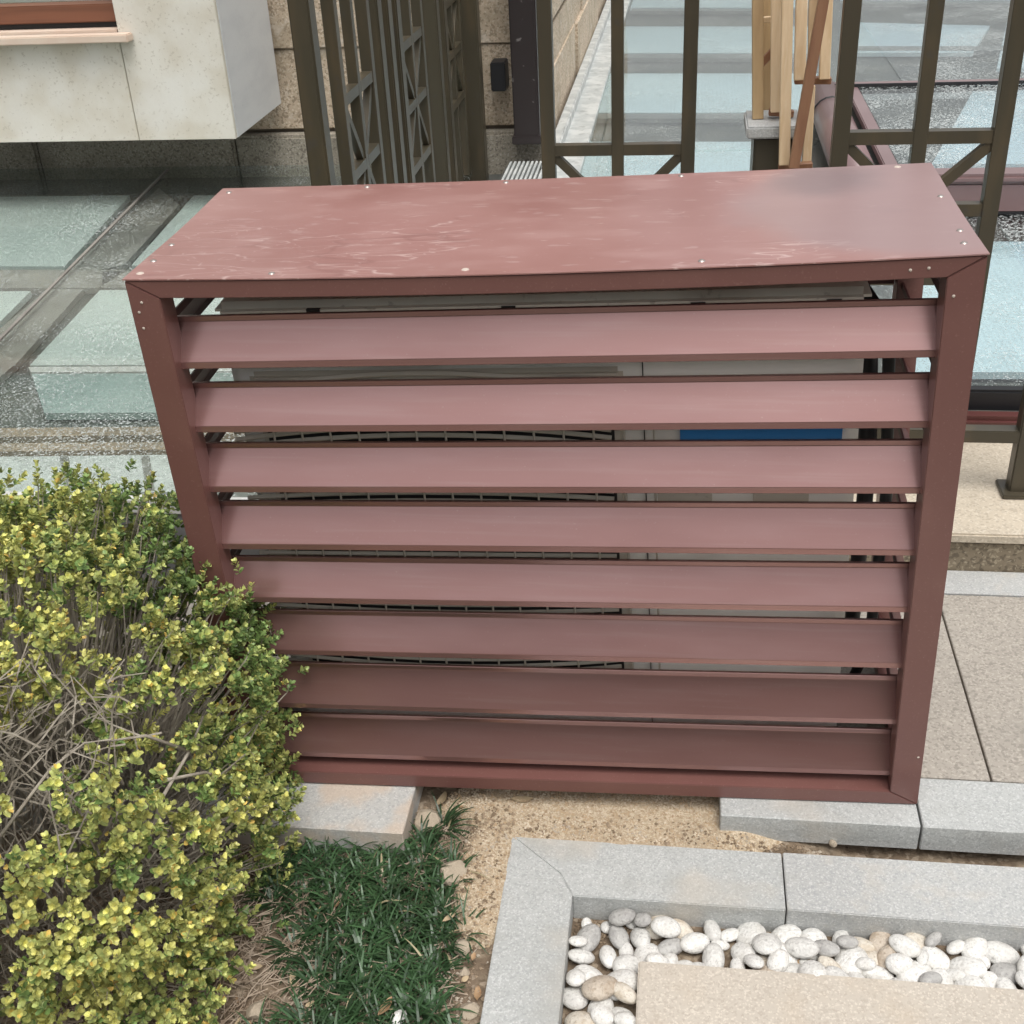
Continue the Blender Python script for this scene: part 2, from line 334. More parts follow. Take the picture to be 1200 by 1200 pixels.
# garden soil with relief
def hnoise(x, y, seeds=[(rnd.uniform(6, 50), rnd.uniform(0, 6.28), rnd.uniform(0, 6.28)) for _ in range(26)]):
    s = 0
    for k, a, p in seeds: s += math.sin(k * (x * math.cos(a) + y * math.sin(a)) + p) * 6 / k
    return s / 10
def sheet(name, x0, x1, y0, y1, n, m, zf, mtl):
    vs = []; fs = []
    for j in range(m + 1):
        for i in range(n + 1):
            x = x0 + (x1 - x0) * i / n; y = y0 + (y1 - y0) * j / m; vs.append((x, y, zf(x, y)))
    for j in range(m):
        for i in range(n):
            a = j * (n + 1) + i; fs.append((a, a + 1, a + n + 2, a + n + 1))
    return raw(name, vs, fs, mtl, smooth=True)
SOIL = -.053
def soilz(x, y):
    if x > -.24 and y < 1.50: return -.16
    return SOIL - (.030 * min(1, max(0, (x - .22) / .10))) + .009 * hnoise(x, y) + .004 * hnoise(x * 4.1 + 3, y * 4.3)
struct(sheet('garden_soil', -2.6, 1.4, .2, 1.72, 180, 90, soilz, M['soil']))
def sandz(x, y):
    # a low spill of sand between the kerb stones and the planter, thinning towards its edge
    cx, cy = -.10, 1.60
    d = math.hypot((x - cx) / .36, (y - cy) / .125)
    e = math.hypot((x + .30) / .075, (y - 1.45) / .19)
    hgt = max(0, 1 - min(d, e * 1.05) ** 2 + .25 * hnoise(x * 2, y * 2 + 5))
    return SOIL - .024 + .040 * min(1, hgt * 1.8) ** .7 + .006 * hnoise(x * 3, y * 3) if hgt > 0 else SOIL - .05
struct(sheet('sand_patch', -.50, .36, 1.22, 1.74, 170, 110, sandz, M['sand']))

# ================================================================ paving (tiles, kerbs) on the right, z = 0
pav = MB().box((-1.1, 1.70, -.14), (2.6, 2.70, -.012)); pav = struct(pav.build('pavement', M['mortar']))
def tile(name, x0, x1, y0, y1, mtl, par=None, z1=0., z0=-.05, bv=.002, jit=.0012):
    o = MB().box((x0, y0, z0), (x1, y1, z1 + rnd.uniform(-jit, jit))).build(name, mtl, par or pav, bevel=min(bv, .0018), seg=1)
    return o
xs = [-1.08, -.535, .0145, .564, 1.114, 1.664, 2.2]
for a, b in zip(xs[:-1], xs[1:]):
    tile('paving_tile', a + .002, b - .002, 1.690, 2.266, M['tile'])
for a, b in [(-1.08, -.4), (-.4, .3), (.3, 1.0), (1.0, 1.7), (1.7, 2.4)]:
    tile('border_tile', a + .001, b - .001, 2.272, 2.362, M['kerb_clean'])
kerb = thing('kerb', 'line of pale grey granite kerb stones along the paving, under the right end of the louvred cabinet', 'kerb', (.6, 1.63, -.06))
for a, b in [(.09, .4245), (.4285, 1.02), (1.024, 1.6), (1.604, 2.2)]:
    tile('kerb_stone', a, b, 1.566, 1.686, M['kerb'], kerb, z0=-.055, bv=.004)
lk = thing('granite_slab', 'pale stained granite slab under the left end of the cabinet, beside the boxwood', 'slab', (-.8, 1.55, -.07))
for a, b in [(-1.30, -.862), (-.858, -.4535)]:
    tile('kerb_stone', a, b, 1.478, 1.686, M['slab_l'], lk, z0=-.07, bv=.004)

# step / plinth that carries the fence
st = thing('stone_step', 'low beige stone plinth behind the paving that carries the bronze fence', 'step', (1.2, 2.5, 0))
for a, b in [(-1.1, -.3), (-.3, .5), (.5, 1.35), (1.35, 2.3)]:
    MB().box((a + .001, 2.365, -.05), (b - .001, 2.80, .072)).build('riser_stone', M['step'], st, bevel=.003)
    MB().box((a + .001, 2.355, .074), (b - .001, 2.80, .098)).build('tread_stone', M['step_top'], st, bevel=.004)

# ================================================================ planter with white pebbles
BZ = -.035
pl = thing('planter_border', 'pale granite border with mitred corner round the bed of white pebbles', 'border', (-.2, 1.4, -.1))
def slabpoly(name, pts, z0, z1, mtl, par, bv=.0015):
    return MB().prism(pts, z0, z1).build(name, mtl, par, bevel=bv)
xi = -.1535; yb0, yb1 = 1.398, 1.5215
slabpoly('border_stone', [(-.2695, .6), (xi, .6), (xi, yb0), (-.178, yb0 + .045), (-.2695, yb1)], -.13, BZ, M['kerb'], pl)
slabpoly('border_stone', [(-.1775, yb0 + .0455), (xi + .0005, yb0 + .0003), (.1925, yb0), (.1925, yb1), (-.2688, yb1 + .0002)], -.13, BZ - .001, M['kerb'], pl)
slabpoly('border_stone', [(.1950, yb0), (1.2, yb0 - .01), (1.2, yb1), (.1950, yb1)], -.13, BZ + .001, M['kerb_clean'], pl)
sb = MB().box((-.0400, .5, -.12), (1.2, 1.2865, -.045)).build('stepping_slab', M['slab'], bevel=.0025)
tag(sb, 'large tan granite slab inside the pebble planter, at the bottom right', 'slab')
struct(MB().box((-.16, .5, -.15), (1.2, 1.41, -.090)).build('planter_bed', M['soil']))

# --- pebbles, every one a thing of its own
def pebble_mesh(k):
    r = random.Random(100 + k); bm = bmesh.new(); bmesh.ops.create_icosphere(bm, subdivisions=3, radius=1)
    e = r.uniform(.56, .86); t = r.uniform(.36, .52); se = [(Vector((r.gauss(0, 1), r.gauss(0, 1), r.gauss(0, 1))).normalized(), r.uniform(-.12, .15)) for _ in range(7)]
    for v in bm.verts:
        d = v.co.normalized(); s = 1 + sum(a * max(0, d.dot(n)) ** 2 for n, a in se)
        v.co = Vector((d.x * s, d.y * s * e, d.z * s * t))
    me = bpy.data.meshes.new('pebble'); bm.to_mesh(me); bm.free()
    for p in me.polygons: p.use_smooth = True
    return me
pm = [[None] * 5 for _ in range(7)]
for k in range(7):
    base = pebble_mesh(k)
    for j in range(5):
        me = base.copy(); me.materials.append(PEB[j]); pm[k][j] = me
def in_bed(x, y, r):
    m = r * .75
    return (xi + m < x < -.040 - m and .95 < y < yb0 - m) or (xi + m < x < .72 and 1.2865 + m * .6 < y < yb0 - m)
placed = []
for L, sizes, cnt, ov in ((0, (.026, .023, .021), 3500, .74), (0, (.018, .015), 3500, .72), (1, (.025, .022, .019), 3000, .80), (1, (.017, .014), 2000, .78), (0, (.012,), 1500, .75)):
    for _ in range(cnt):
        x = rnd.uniform(xi, .72); y = rnd.uniform(.95, yb0); r = rnd.choice(sizes) * rnd.uniform(.93, 1.07)
        if not in_bed(x, y, r): continue
        if L and math.sin(x * 23) * math.sin(y * 31 + x * 9) < -.15: continue
        if y > 1.352 and x < -.08 and r > .013: continue
        if all(math.hypot(a - x, b - y) > (c + r) * (ov if M_ == L else .50) for (a, b, c, M_) in placed): placed.append((x, y, r, L))
COLN = ['white', 'off-white', 'cream', 'grey', 'tan']
ORD = ['', 'second ', 'third ', 'fourth ', 'fifth ', 'sixth ', 'seventh ', 'eighth ', 'ninth ', 'tenth ', 'eleventh ', 'twelfth ', 'thirteenth ']
slots = {}
for (x, y, r, L) in placed:
    k = rnd.randrange(7); j = rnd.choices(range(5), [6, 5, 1.8, 2.0, .9])[0]
    o = bpy.data.objects.new('pebble', pm[k][j]); COL.objects.link(o)
    o.location = (x, y, -.078 + L * .017 + rnd.uniform(-.002, .002) + (r - .02) * .3)
    o.rotation_euler = (rnd.uniform(-.35, .35), rnd.uniform(-.35, .35), rnd.uniform(0, 6.28)); o.scale = (r * 1.14, r * 1.14, r * 1.14)
    if x < -.05 and y < 1.27: where, key = 'in the left planter arm', y
    elif x < .02: where, key = 'near the mitred planter corner', x
    elif x < .19: where, key = 'left of the border joint', x
    elif x < .36: where, key = 'right of the border joint', x
    else: where, key = 'at the right end of the pebble row', x
    sz = 'large' if r > .0235 else ('medium' if r > .0185 else ('small' if r > .0135 else 'tiny'))
    slots.setdefault((sz, COLN[j], where, ''), []).append((key, o))
for (sz, cn, where, top), lst in slots.items():
    lst.sort(key=lambda t: t[0])
    side = 'from the front' if 'planter arm' in where else 'from the left'
    for i, (_, o) in enumerate(lst):
        lb = '%s %s pebble %s%s' % (sz, cn, (top + ' ') if top else '', where)
        if len(lst) > 1: lb = '%s %s %s pebble %s, %s%s' % ((ORD[i] or 'first ').strip(), sz, cn, side, '' if (len(where) > 28 or not top) else (top + ' '), where)
        tag(o, lb, 'pebble', 'pebbles in the planter')

# ================================================================ the louvred cabinet
FL, FR = np.array([-.7675, 1.5805, .002]), np.array([.426, 1.616, .002])
TL, TR = ony(145, 328, 1.53), ony(1158, 298, 1.53)
BTL, BTR = onz(262, 222, .97), onz(1090, 192, .995)
BL_, BR_ = np.array([-.775, 2.03, .002]), np.array([.432, 2.07, .002])
CW, CD, CH = 1.12, .44, 1.0
def cab(u, v, w, sag=0):
    a, b, c = u / CW, v / CD, w / CH
    lo = (FL * (1 - a) + FR * a) * (1 - b) + (BL_ * (1 - a) + BR_ * a) * b
    hi = (TL * (1 - a) + TR * a) * (1 - b) + (BTL * (1 - a) + BTR * a) * b
    p = lo * (1 - c) + hi * c
    return (p[0], p[1], p[2] - sag * 4 * a * (1 - a))
def cbox(mb, u0, u1, v0, v1, w0, w1, n=1, sag=0):
    for i in range(n):
        pass
    us = [u0 + (u1 - u0) * i / n for i in range(n + 1)]
    vs = []
    for u in us: vs += [cab(u, v0, w0, sag), cab(u, v1, w0, sag), cab(u, v1, w1, sag), cab(u, v0, w1, sag)]
    fs = [(0, 1, 2, 3), tuple(4 * n + i for i in (3, 2, 1, 0))]
    for i in range(n):
        for k in range(4): fs.append((4 * i + k, 4 * i + 4 + k, 4 * i + 4 + (k + 1) % 4, 4 * i + (k + 1) % 4))
    return mb.add(vs, fs)
def cprof(mb, prof, u0, u1, n=10, axis='u', bow=0):       # profile of (v,w) swept along u (or (u,w) swept along v)
    k = len(prof); vs = []; fs = []
    for i in range(n + 1):
        t = u0 + (u1 - u0) * i / n
        bw = bow * 4 * (i / n) * (1 - i / n)
        for p in prof: vs.append(cab(t, p[0], p[1] - bw) if axis == 'u' else cab(p[0], t, p[1]))
    for i in range(n):
        for j in range(k): fs.append((i * k + j, i * k + (j + 1) % k, (i + 1) * k + (j + 1) % k, (i + 1) * k + j))
    fs += [tuple(range(k)), tuple(n * k + j for j in range(k - 1, -1, -1))]
    return mb.add(vs, fs)
cabn = thing('louvred_cabinet', 'reddish brown metal cabinet with horizontal louvres, standing between bush and paving', 'cabinet', (-.13, 1.8, 0))
FW = .0455; FT = .0295; SAG = .008
def miter(mb, pts, v0, v1):
    vs = [cab(u, v0, w, s) for u, w, s in pts] + [cab(u, v1, w, s) for u, w, s in pts]
    n = len(pts); return mb.add(vs, [tuple(range(n)), tuple(range(2 * n - 1, n - 1, -1))] + [(i, n + i, n + (i + 1) % n, (i + 1) % n) for i in range(n)])
e = .0006
N = 12
# top rail follows the sag of the sheet, mitred ends
tp = [(FW + (CW - 2 * FW) * i / N, CH - FT, 0) for i in range(N + 1)]; tq = [(CW * i / N, CH - .0015, 0) for i in range(N + 1)]
sg = lambda t: SAG * 4 * t * (1 - t)
pts = [(p[0], p[1] - sg(i / N) * .8, 0) for i, p in enumerate(tp)] + [(p[0], p[1] - sg(1 - i / N), 0) for i, p in enumerate(tq[::-1])]
mb = MB()
for i in range(N):
    q = [(pts[i][0], pts[i][1]), (pts[i + 1][0], pts[i + 1][1]), (pts[2 * N + 1 - i - 1][0], pts[2 * N + 1 - i - 1][1]), (pts[2 * N + 1 - i][0], pts[2 * N + 1 - i][1])]
vs = []
for i in range(N + 1):
    a = pts[i]; b = pts[2 * N + 1 - i]
    vs += [cab(a[0], 0, a[1]), cab(b[0], 0, b[1]), cab(b[0], .03, b[1]), cab(a[0], .03, a[1])]
fs = [(0, 1, 2, 3), tuple(4 * N + i for i in (3, 2, 1, 0))]
for i in range(N):
    for k in range(4): fs.append((4 * i + k, 4 * i + 4 + k, 4 * i + 4 + (k + 1) % 4, 4 * i + (k + 1) % 4))
MB().add(vs, fs).build('frame_rail', M['paint'], cabn, bevel=.0012)
miter(MB(), [(0, 0, 0), (CW, 0, 0), (CW - FW, FT, 0), (FW, FT, 0)], 0, .045).build('frame_rail', M['paint'], cabn, bevel=.0012)
for s in (0, 1):
    U = (lambda x: x) if s == 0 else (lambda x: CW - x)
    miter(MB(), [(U(0), .0005, 0), (U(FW - e), FT + .0005, 0), (U(FW - e), CH - FT - .0005, 0), (U(0), CH - .0025, 0)], 0, .045).build('frame_stile', M['paint'], cabn, bevel=.0012)
    # back posts and side rails
    cbox(MB(), min(U(0), U(.04)), max(U(0), U(.04)), CD - .04, CD, 0, CH - .004).build('frame_post', M['paint'], cabn, bevel=.001)
    for (a, b) in ((0.002, .032), (CH - .034, CH - .004)):
        cbox(MB(), min(U(0.0005), U(.03)), max(U(0.0005), U(.03)), .046, CD - .041, a, b).build('side_rail', M['paint'], cabn, bevel=.001)
    for i in range(8):
        wt = .925 - .1125 * i
        prof = [(U(.030), wt), (U(.030), wt - .012), (U(.004), wt - .058), (U(.004), wt - .070), (U(.007), wt - .070), (U(.007), wt - .058), (U(.033), wt - .012), (U(.033), wt)]
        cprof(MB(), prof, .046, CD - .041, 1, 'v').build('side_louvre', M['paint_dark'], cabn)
for (a, b) in ((0.001, .03), (CH - .034, CH - .004)):
    cbox(MB(), .041, CW - .041, CD - .03, CD, a, b).build('back_rail', M['paint'], cabn, bevel=.001)
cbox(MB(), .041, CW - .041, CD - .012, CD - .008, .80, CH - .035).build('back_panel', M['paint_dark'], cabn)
tops = [.9255, .8155, .7090, .6000, .4900, .3770, .2597, .1384]
bots = [.8537, .7454, .6364, .5260, .4177, .3035, .1805, .0600]
for i, (a, b) in enumerate(zip(tops, bots)):
    dw = -1.2 * (.0041 + .0052 * i / 7); a += dw; b += dw
    prof = [(.058, a), (.052, a), (.052, a - .0085), (.0205, b + .0105), (.0200, b), (.0245, b), (.0245, b + .0095), (.058, a - .0065)]
    cprof(MB(), prof, FW - .022, CW - FW + .022, 12, bow=rnd.uniform(-.0008, .0012)).build('louvre', M['slat'], cabn, bevel=.0007, seg=1)
# lid: thin folded sheet with a slight sag
nx, ny = 40, 10
vs = []; fs = []
for L in (0, 1):
    for j in range(ny + 1):
        for i in range(nx + 1):
            u = -.0015 + (CW + .003) * i / nx; v = -.0015 + (CD + .003) * j / ny; a = min(1, max(0, i / nx)); b = j / ny
            sgz = SAG * 4 * a * (1 - a) * (1 - b * .6) + .003 * math.sin(7 * a + 3 * b) * 4 * b * (1 - b)
            p = cab(u, v, CH); vs.append((p[0], p[1], p[2] - sgz + (0 if L == 0 else .0018) - .0003))
o1 = (nx + 1) * (ny + 1)
for j in range(ny):
    for i in range(nx):
        a = j * (nx + 1) + i; fs += [(a, a + nx + 1, a + nx + 2, a + 1), (o1 + a, o1 + a + 1, o1 + a + nx + 2, o1 + a + nx + 1)]
for i in range(nx): fs += [(i, i + 1, o1 + i + 1, o1 + i)]; k = ny * (nx + 1) + i; fs += [(k + 1, k, o1 + k, o1 + k + 1)]
for j in range(ny): a = j * (nx + 1); b = a + nx; fs += [(a + nx + 1, a, o1 + a, o1 + a + nx + 1), (b, b + nx + 1, o1 + b + nx + 1, o1 + b)]
lid = MB().add(vs, fs).build('lid', M['lid'], cabn)
def dome(r, h, n=8):
    mb = MB(); vs = [(0, 0, h)]
    for q, z in ((.45, h * .85), (.8, h * .5), (1, 0)):
        vs += [(r * q * math.cos(2 * math.pi * k / n), r * q * math.sin(2 * math.pi * k / n), z) for k in range(n)]
    fs = [(0, 1 + k, 1 + (k + 1) % n) for k in range(n)]
    for L in range(2):
        for k in range(n): a = 1 + L * n + k; b = 1 + L * n + (k + 1) % n; fs.append((a, a + n, b + n, b))
    return mb.add(vs, fs)
sm = dome(.0052, .0028).mesh('screw', smooth=True); sm.materials.append(M['screw'])
sm2 = dome(.0060, .0022).mesh('screw_chipped', smooth=True); sm2.materials.append(M['pop'])
for k, (u, v) in enumerate([(.015, .022), (.014, .075), (.013, .15), (.017, .415), (.203, .018), (.468, .018), (.775, .020), (.245, .425), (.47, .425), (.745, .428), (1.07, .425),
                            (1.105, .10), (1.10, .045), (1.107, .26)]):
    a = u / CW; b = v / CD; p = cab(u, v, CH); sgz = SAG * 4 * a * (1 - a) * (1 - b * .6) + .003 * math.sin(7 * a + 3 * b) * 4 * b * (1 - b)
    child('screw', sm2 if k in (5, 0, 10) else sm, cabn, (p[0], p[1], p[2] - sgz + .0012))
rv = dome(.0032, .0012).mesh('rivet', smooth=True); rv.materials.append(M['pop'])
for (u, w_) in [(.011, .95), (.012, .925), (1.035 - .005, .982), (1.052, .984), (1.085, .945), (1.112, .115), (.018, .965)]:
    p = cab(u, -.0005, w_); child('rivet', rv, cabn, p, (math.pi / 2, 0, 0), (.7, .7, .7))

# ================================================================ air-conditioning outdoor unit inside the cabinet
ac = thing('outdoor_unit', 'ivory air conditioner outdoor unit with round fan grille, inside the brown louvred cabinet', 'air conditioner', (-.1, 1.85, .03))
U0, U1, V0, V1, W0, W1 = .080, 1.000, .085, .375, .035, .925
def rbox(u0, u1, v0, v1, w0, w1, mtl, name, par, bv=.02, seg=4):
    mb = cbox(MB(), u0, u1, v0, v1, w0, w1); return mb.build(name, mtl, par, bevel=bv, seg=seg, smooth=False)
rbox(U0 + .003, U1 - .003, V0 + .004, V1, W0, W1 - .03, M['unit_front'], 'casing', ac, .018)
rbox(U0, U1, V0, V1 + .003, W1 - .028, W1, M['unit'], 'top_cover', ac, .012)
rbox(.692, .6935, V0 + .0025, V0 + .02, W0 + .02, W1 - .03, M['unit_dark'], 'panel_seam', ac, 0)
# fan grille: dark opening, concentric rounded wires and upright spokes
gu, gw = .375, .475
rbox(U0 + .035, .665, V0 - .003, V0 + .012, W0 + .145, W1 - .115, M['grille'], 'grille_frame', ac, .012)
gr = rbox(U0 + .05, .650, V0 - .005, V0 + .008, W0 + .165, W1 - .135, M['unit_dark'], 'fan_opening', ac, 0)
mb = MB()
for i in range(42):
    w0 = W0 + .176 + i * (W1 - .322 - W0) / 41
    t = (w0 - gw)
    pts = []
    for k in range(17):
        s = -1 + 2 * k / 16; u = gu - .012 + s * .283
        pts.append(cab(u, V0 - .010, w0 + t * .10 * (1 - s * s)))
    mb.tube(pts, .0041, 4)
mb.build('grille_wires', M['grille'], ac, kind='stuff')
mb = MB()
for i in range(14):
    u = U0 + .062 + i * .0435
    mb.tube([cab(u, V0 - .013, W0 + .167), cab(u, V0 - .015, gw), cab(u, V0 - .013, W1 - .138)], .0018, 4)
mb.build('grille_spokes', M['grille'], ac, kind='stuff')
rbox(.744, .972, V0 - .0005, V0 + .02, .672, .742, M['blue'], 'label_sticker', ac, .0)
rbox(.71, .79, V0 - .0005, V0 + .02, .575, .60, M['unit'], 'label_sticker', ac, .0)
rbox(.85, .93, V0 - .0010, V0 + .02, .575, .605, M['grille'], 'handle_recess', ac, .0)
for (u, w_) in [(.76, .915), (.22, .918), (.50, .916), (.94, .915)]:
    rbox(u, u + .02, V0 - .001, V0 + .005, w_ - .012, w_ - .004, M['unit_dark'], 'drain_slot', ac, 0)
for u in (.16, .84):
    cbox(MB(), u, u + .07, V0 + .01, V1 - .01, .005, W0).build('foot', M['unit_dark'], ac, bevel=.003)
# refrigerant pipes right of the unit, in the shade of the cabinet
pp = thing('pipe_bundle', 'dark insulated pipes beside the outdoor unit, seen through the right ends of the louvres', 'pipes', (.4, 1.9, 0))
for (u, v, r, n_) in [(1.035, .30, .014, 'hose'), (1.06, .25, .010, 'hose'), (1.045, .35, .012, 'hose')]:
    MB().tube([cab(u - .03, v, .05), cab(u, v, .15), cab(u + .004, v - .02, .5), cab(u - .01, v, .80), cab(u - .05, v + .01, .86)], r, 8).build(n_, M['black'], pp, smooth=True)

# ================================================================ bay of the building and granite wall
WY = 5.1
wl = thing('granite_wall', 'rough tan granite block wall with a grey skirt, behind the glass roof', 'wall', (-3, WY, 0))
WX = -.575
MB().box((-7, WY + .03, -.1), (WX - .03, WY + .5, 4)).build('wall_core', M['mortar'], wl)
zr = [.30]
rows = [(.336, .66), (.66, 1.02), (1.02, 1.38), (1.38, 1.8)]
for ri, (z0, z1) in enumerate(rows):
    x = -6.4 + (.31 if ri % 2 else 0)
    while x < WX - .01:
        x1 = min(x + rnd.uniform(.58, .72), WX)
        if WX - x1 < .2: x1 = WX
        yo = rnd.uniform(-.008, .006)
        MB().box((x + .002, WY + yo, z0 + .002), (x1 - .002, WY + .04, z1 - .002)).build('wall_block', M['wall'], wl, bevel=.004)
        x = x1
x = -6.4
while x < WX - .01:
    x1 = min(x + .9, WX)
    if WX - x1 < .3: x1 = WX
    MB().box((x + .003, WY - .05, .1), (x1 - .003, WY + .03, .322)).build('skirt_block', M['wall_base'], wl, bevel=.012)
    x = x1
# return wall running away behind the fence
rw = thing('return_wall', 'rough granite wall receding to the back beside the pale blue glass roof', 'wall', (WX, 7, 0))
MB().box((WX - .4, WY + .51, -.1), (WX - .02, 12, 4)).build('wall_core', M['mortar'], rw)
for ri, (z0, z1) in enumerate([(.2, .50)] + rows):
    y = WY + .045 + (.3 if ri % 2 else 0); 
    if ri % 2: MB().box((WX - .03, WY + .045, z0 + .004), (WX + rnd.uniform(-.01, .01), y - .004, z1 - .004)).build('wall_block', M['wall'], rw, bevel=.02)
    while y < 11.5:
        y1 = y + rnd.uniform(1.1, 1.7)
        MB().box((WX - .03, y + .004, z0 + .004), (WX + rnd.uniform(-.012, .012), y1 - .004, z1 - .004)).build('wall_block', M['wall'], rw, bevel=.02)
        y = y1

zb = .4551; by = 4.4623; bx = -1.6684
bay = thing('stone_bay', 'cream limestone window bay overhanging the glass roof at top left', 'building', (-2.6, 4.8, zb))
XJ = ony(163, 163, by)[0]
zs = .812
MB().box((-7, by + .025, zb + .004), (bx - .022, WY - .055, zs)).build('bay_core', M['bay_side'], bay)
MB().box((XJ + .002, by + .025, zs + .001), (bx - .022, WY - .055, 3.2)).build('bay_core', M['bay_side'], bay)
def panel(x0, x1, z0, z1):
    MB().box((x0 + .0015, by, z0), (x1 - .0015, by + .022, z1)).build('stone_panel', M['bay'], bay, bevel=.002)
XE = ony(142, 0, by)[0]
panel(XJ, bx, zb, 1.6); panel(XJ - .95, XJ, zb, zs); panel(XJ - 1.9, XJ - .95, zb, zs); panel(XJ - 2.85, XJ - 1.9, zb, zs); panel(XJ - 3.8, XJ - 2.85, zb, zs)
MB().box((bx - .0205, by + .0225, zb), (bx, WY - .052, 1.6)).build('side_panel', M['bay_side'], bay, bevel=.002)
wn = thing('window', 'brown wooden window above a pinkish stone sill, cut by the top left corner', 'window', (-2.6, by, zs))
sx = ony(150, 45, by - .05)[0]
MB().box((-6, by - .055, zs + .003), (sx, by - .002, zs + .031)).build('sill', M['sill'], wn, bevel=.004)
MB().box((-6, by + .003, zs + .03), (XJ - .004, by + .14, zs + .04)).build('sill_board', M['sill'], wn)
MB().box((-6, by + .06, zs + .042), (XJ - .004, by + .15, zs + .058)).build('window_gasket', M['black'], wn)
MB().box((-6, by + .045, zs + .060), (XJ - .004, by + .15, zs + .122)).build('window_frame', M['wood_window'], wn, bevel=.004)
MB().box((-6, by + .12, zs + .123), (XJ - .004, by + .128, 2.0)).build('pane', M['glass_clear'], wn)
MB().box((-6, by + .16, zs + .03), (XJ - .004, by + .17, 2.0)).build('curtain', M['bay'], wn)

# down pipe with ribbed shoe at the wall corner
dp = thing('down_pipe', 'dark brown square down pipe standing against the granite wall corner', 'pipe', (-.7, WY - .15, .2))
q = ony(619, 160, WY - .12)
MB().box((q[0] - .052, WY - .16, q[2]), (q[0] + .052, WY - .065, 2.5)).build('pipe', M['pipe'], dp, bevel=.006)
MB().box((q[0] - .06, WY - .17, q[2] - .02), (q[0] + .06, WY - .055, q[2] + .012)).build('collar', M['pipe'], dp, bevel=.004)
rg = thing('drain_grating', 'ribbed metal drain grating in front of the dark down pipe', 'grating', (-.7, 4.7, .2))
for i in range(9):
    x = q[0] - .07 + i * .0175
    MB().box((x, 4.1, .222), (x + .009, WY - .18, .238)).build('rib', M['flash'], rg)
MB().box((q[0] - .085, 4.1, .208), (q[0] + .085, WY - .18, .221)).build('tray', M['beam_dark'], rg)

# ================================================================ glass roofs (skylights)
GZ = .20
def strip(name, pts, z1, mtl, par, th=.02, bv=0): return MB().prism(pz(pts, z1), z1 - th, z1).build(name, mtl, par, bevel=bv)
sl = thing('skylight_left', 'wet glass roof with pale green panels below it, left of the cabinet', 'glass roof', (-1.8, 3.4, .1))
sl.name = 'glass_roof'
U = GZ - .016
MB().box((-7, 2.264, -.05), (-.86, 5.04, U - .032)).build('roof_base', M['beam_dark'], sl)
D_ = U - .003
strip('under_panel', [(-60, 231), (152, 229), (76, 312), (-60, 312)], D_, M['panel_green'], sl)
strip('under_panel', [(-60, 342), (36, 341), (0, 377), (-60, 440)], D_, M['panel_green'], sl)
strip('under_panel', [(227, 229), (345, 228), (340, 311), (154, 311)], D_, M['panel_green'], sl)
strip('under_panel', [(117, 340), (400, 338), (430, 426), (35, 428)], D_, M['panel_green'], sl)
strip('light_line', [(33, 430), (420, 428), (422, 434), (36, 436)], D_, M['frame_grey'], sl)
strip('under_panel', [(37, 438), (420, 436), (430, 482), (52, 484)], D_, M['panel_dim'], sl)
strip('cross_beam', [(-70, 316), (148, 316), (116, 337), (-70, 338)], D_ - .001, M['beam_grey'], sl)
strip('cross_beam', [(120, 318), (360, 314), (350, 335), (119, 337)], D_ - .001, M['beam_grey'], sl)
strip('diagonal_beam', [(210, 240), (146, 310), (118, 316), (20, 425), (-70, 500), (-70, 455), (0, 385), (80, 318), (186, 220)], D_ - .006, M['beam_grey'], sl)
strip('tan_beam', [(-80, 502), (430, 498), (434, 506), (-80, 513)], D_, M['beam_tan'], sl)
strip('brown_beam', [(-80, 520), (436, 516), (438, 524), (-80, 530)], D_, M['beam_tan'], sl)
strip('near_reflection', [(-80, 536), (440, 530), (460, 575), (-80, 578)], D_, M['frame_grey'], sl)  # pale sheet under the glass, painted in for reflections at its near edge
for x in (70, 165, 262): strip('reflection_block', [(x, 534), (x + 10, 534), (x + 16, 574), (x + 6, 574)], D_ + .002, M['beam_grey'], sl)  # dark gaps of the same painted reflection
# glass panes, joint strip between them
A = onz(208, 190, GZ)[:2]; B = onz(-60, 455, GZ)[:2]
A = A + (A - B) * .03; B = B + (B - A) * .05
G0 = [(-7., 5.045), (A[0], 5.045), (B[0], B[1]), (B[0] - .0, 2.264), (-7., 2.264)]
G1 = [(A[0] + .014, 5.045), (-.86, 5.045), (-.86, 2.264), (B[0] + .004, 2.264), (B[0] + .014, B[1])]
MB().prism(G0, GZ - .008, GZ).build('glass_pane', M['glass'], sl)
MB().prism(G1, GZ - .008, GZ).build('glass_pane', M['glass'], sl)
MB().bar((A[0] + .007, 5.0, GZ + .0005), (B[0] + .009, B[1], GZ + .0005), .010, .006, (0, 0, 1)).build('joint_strip', M['beam_grey'], sl)
MB().box((-7, 2.238, .165), (-.86, 2.262, .203)).build('edge_frame', M['frame_grey'], sl, bevel=.003)
MB().box((-7, 2.244, -.1), (-.86, 2.262, .163)).build('curb', M['curb_grey'], sl)

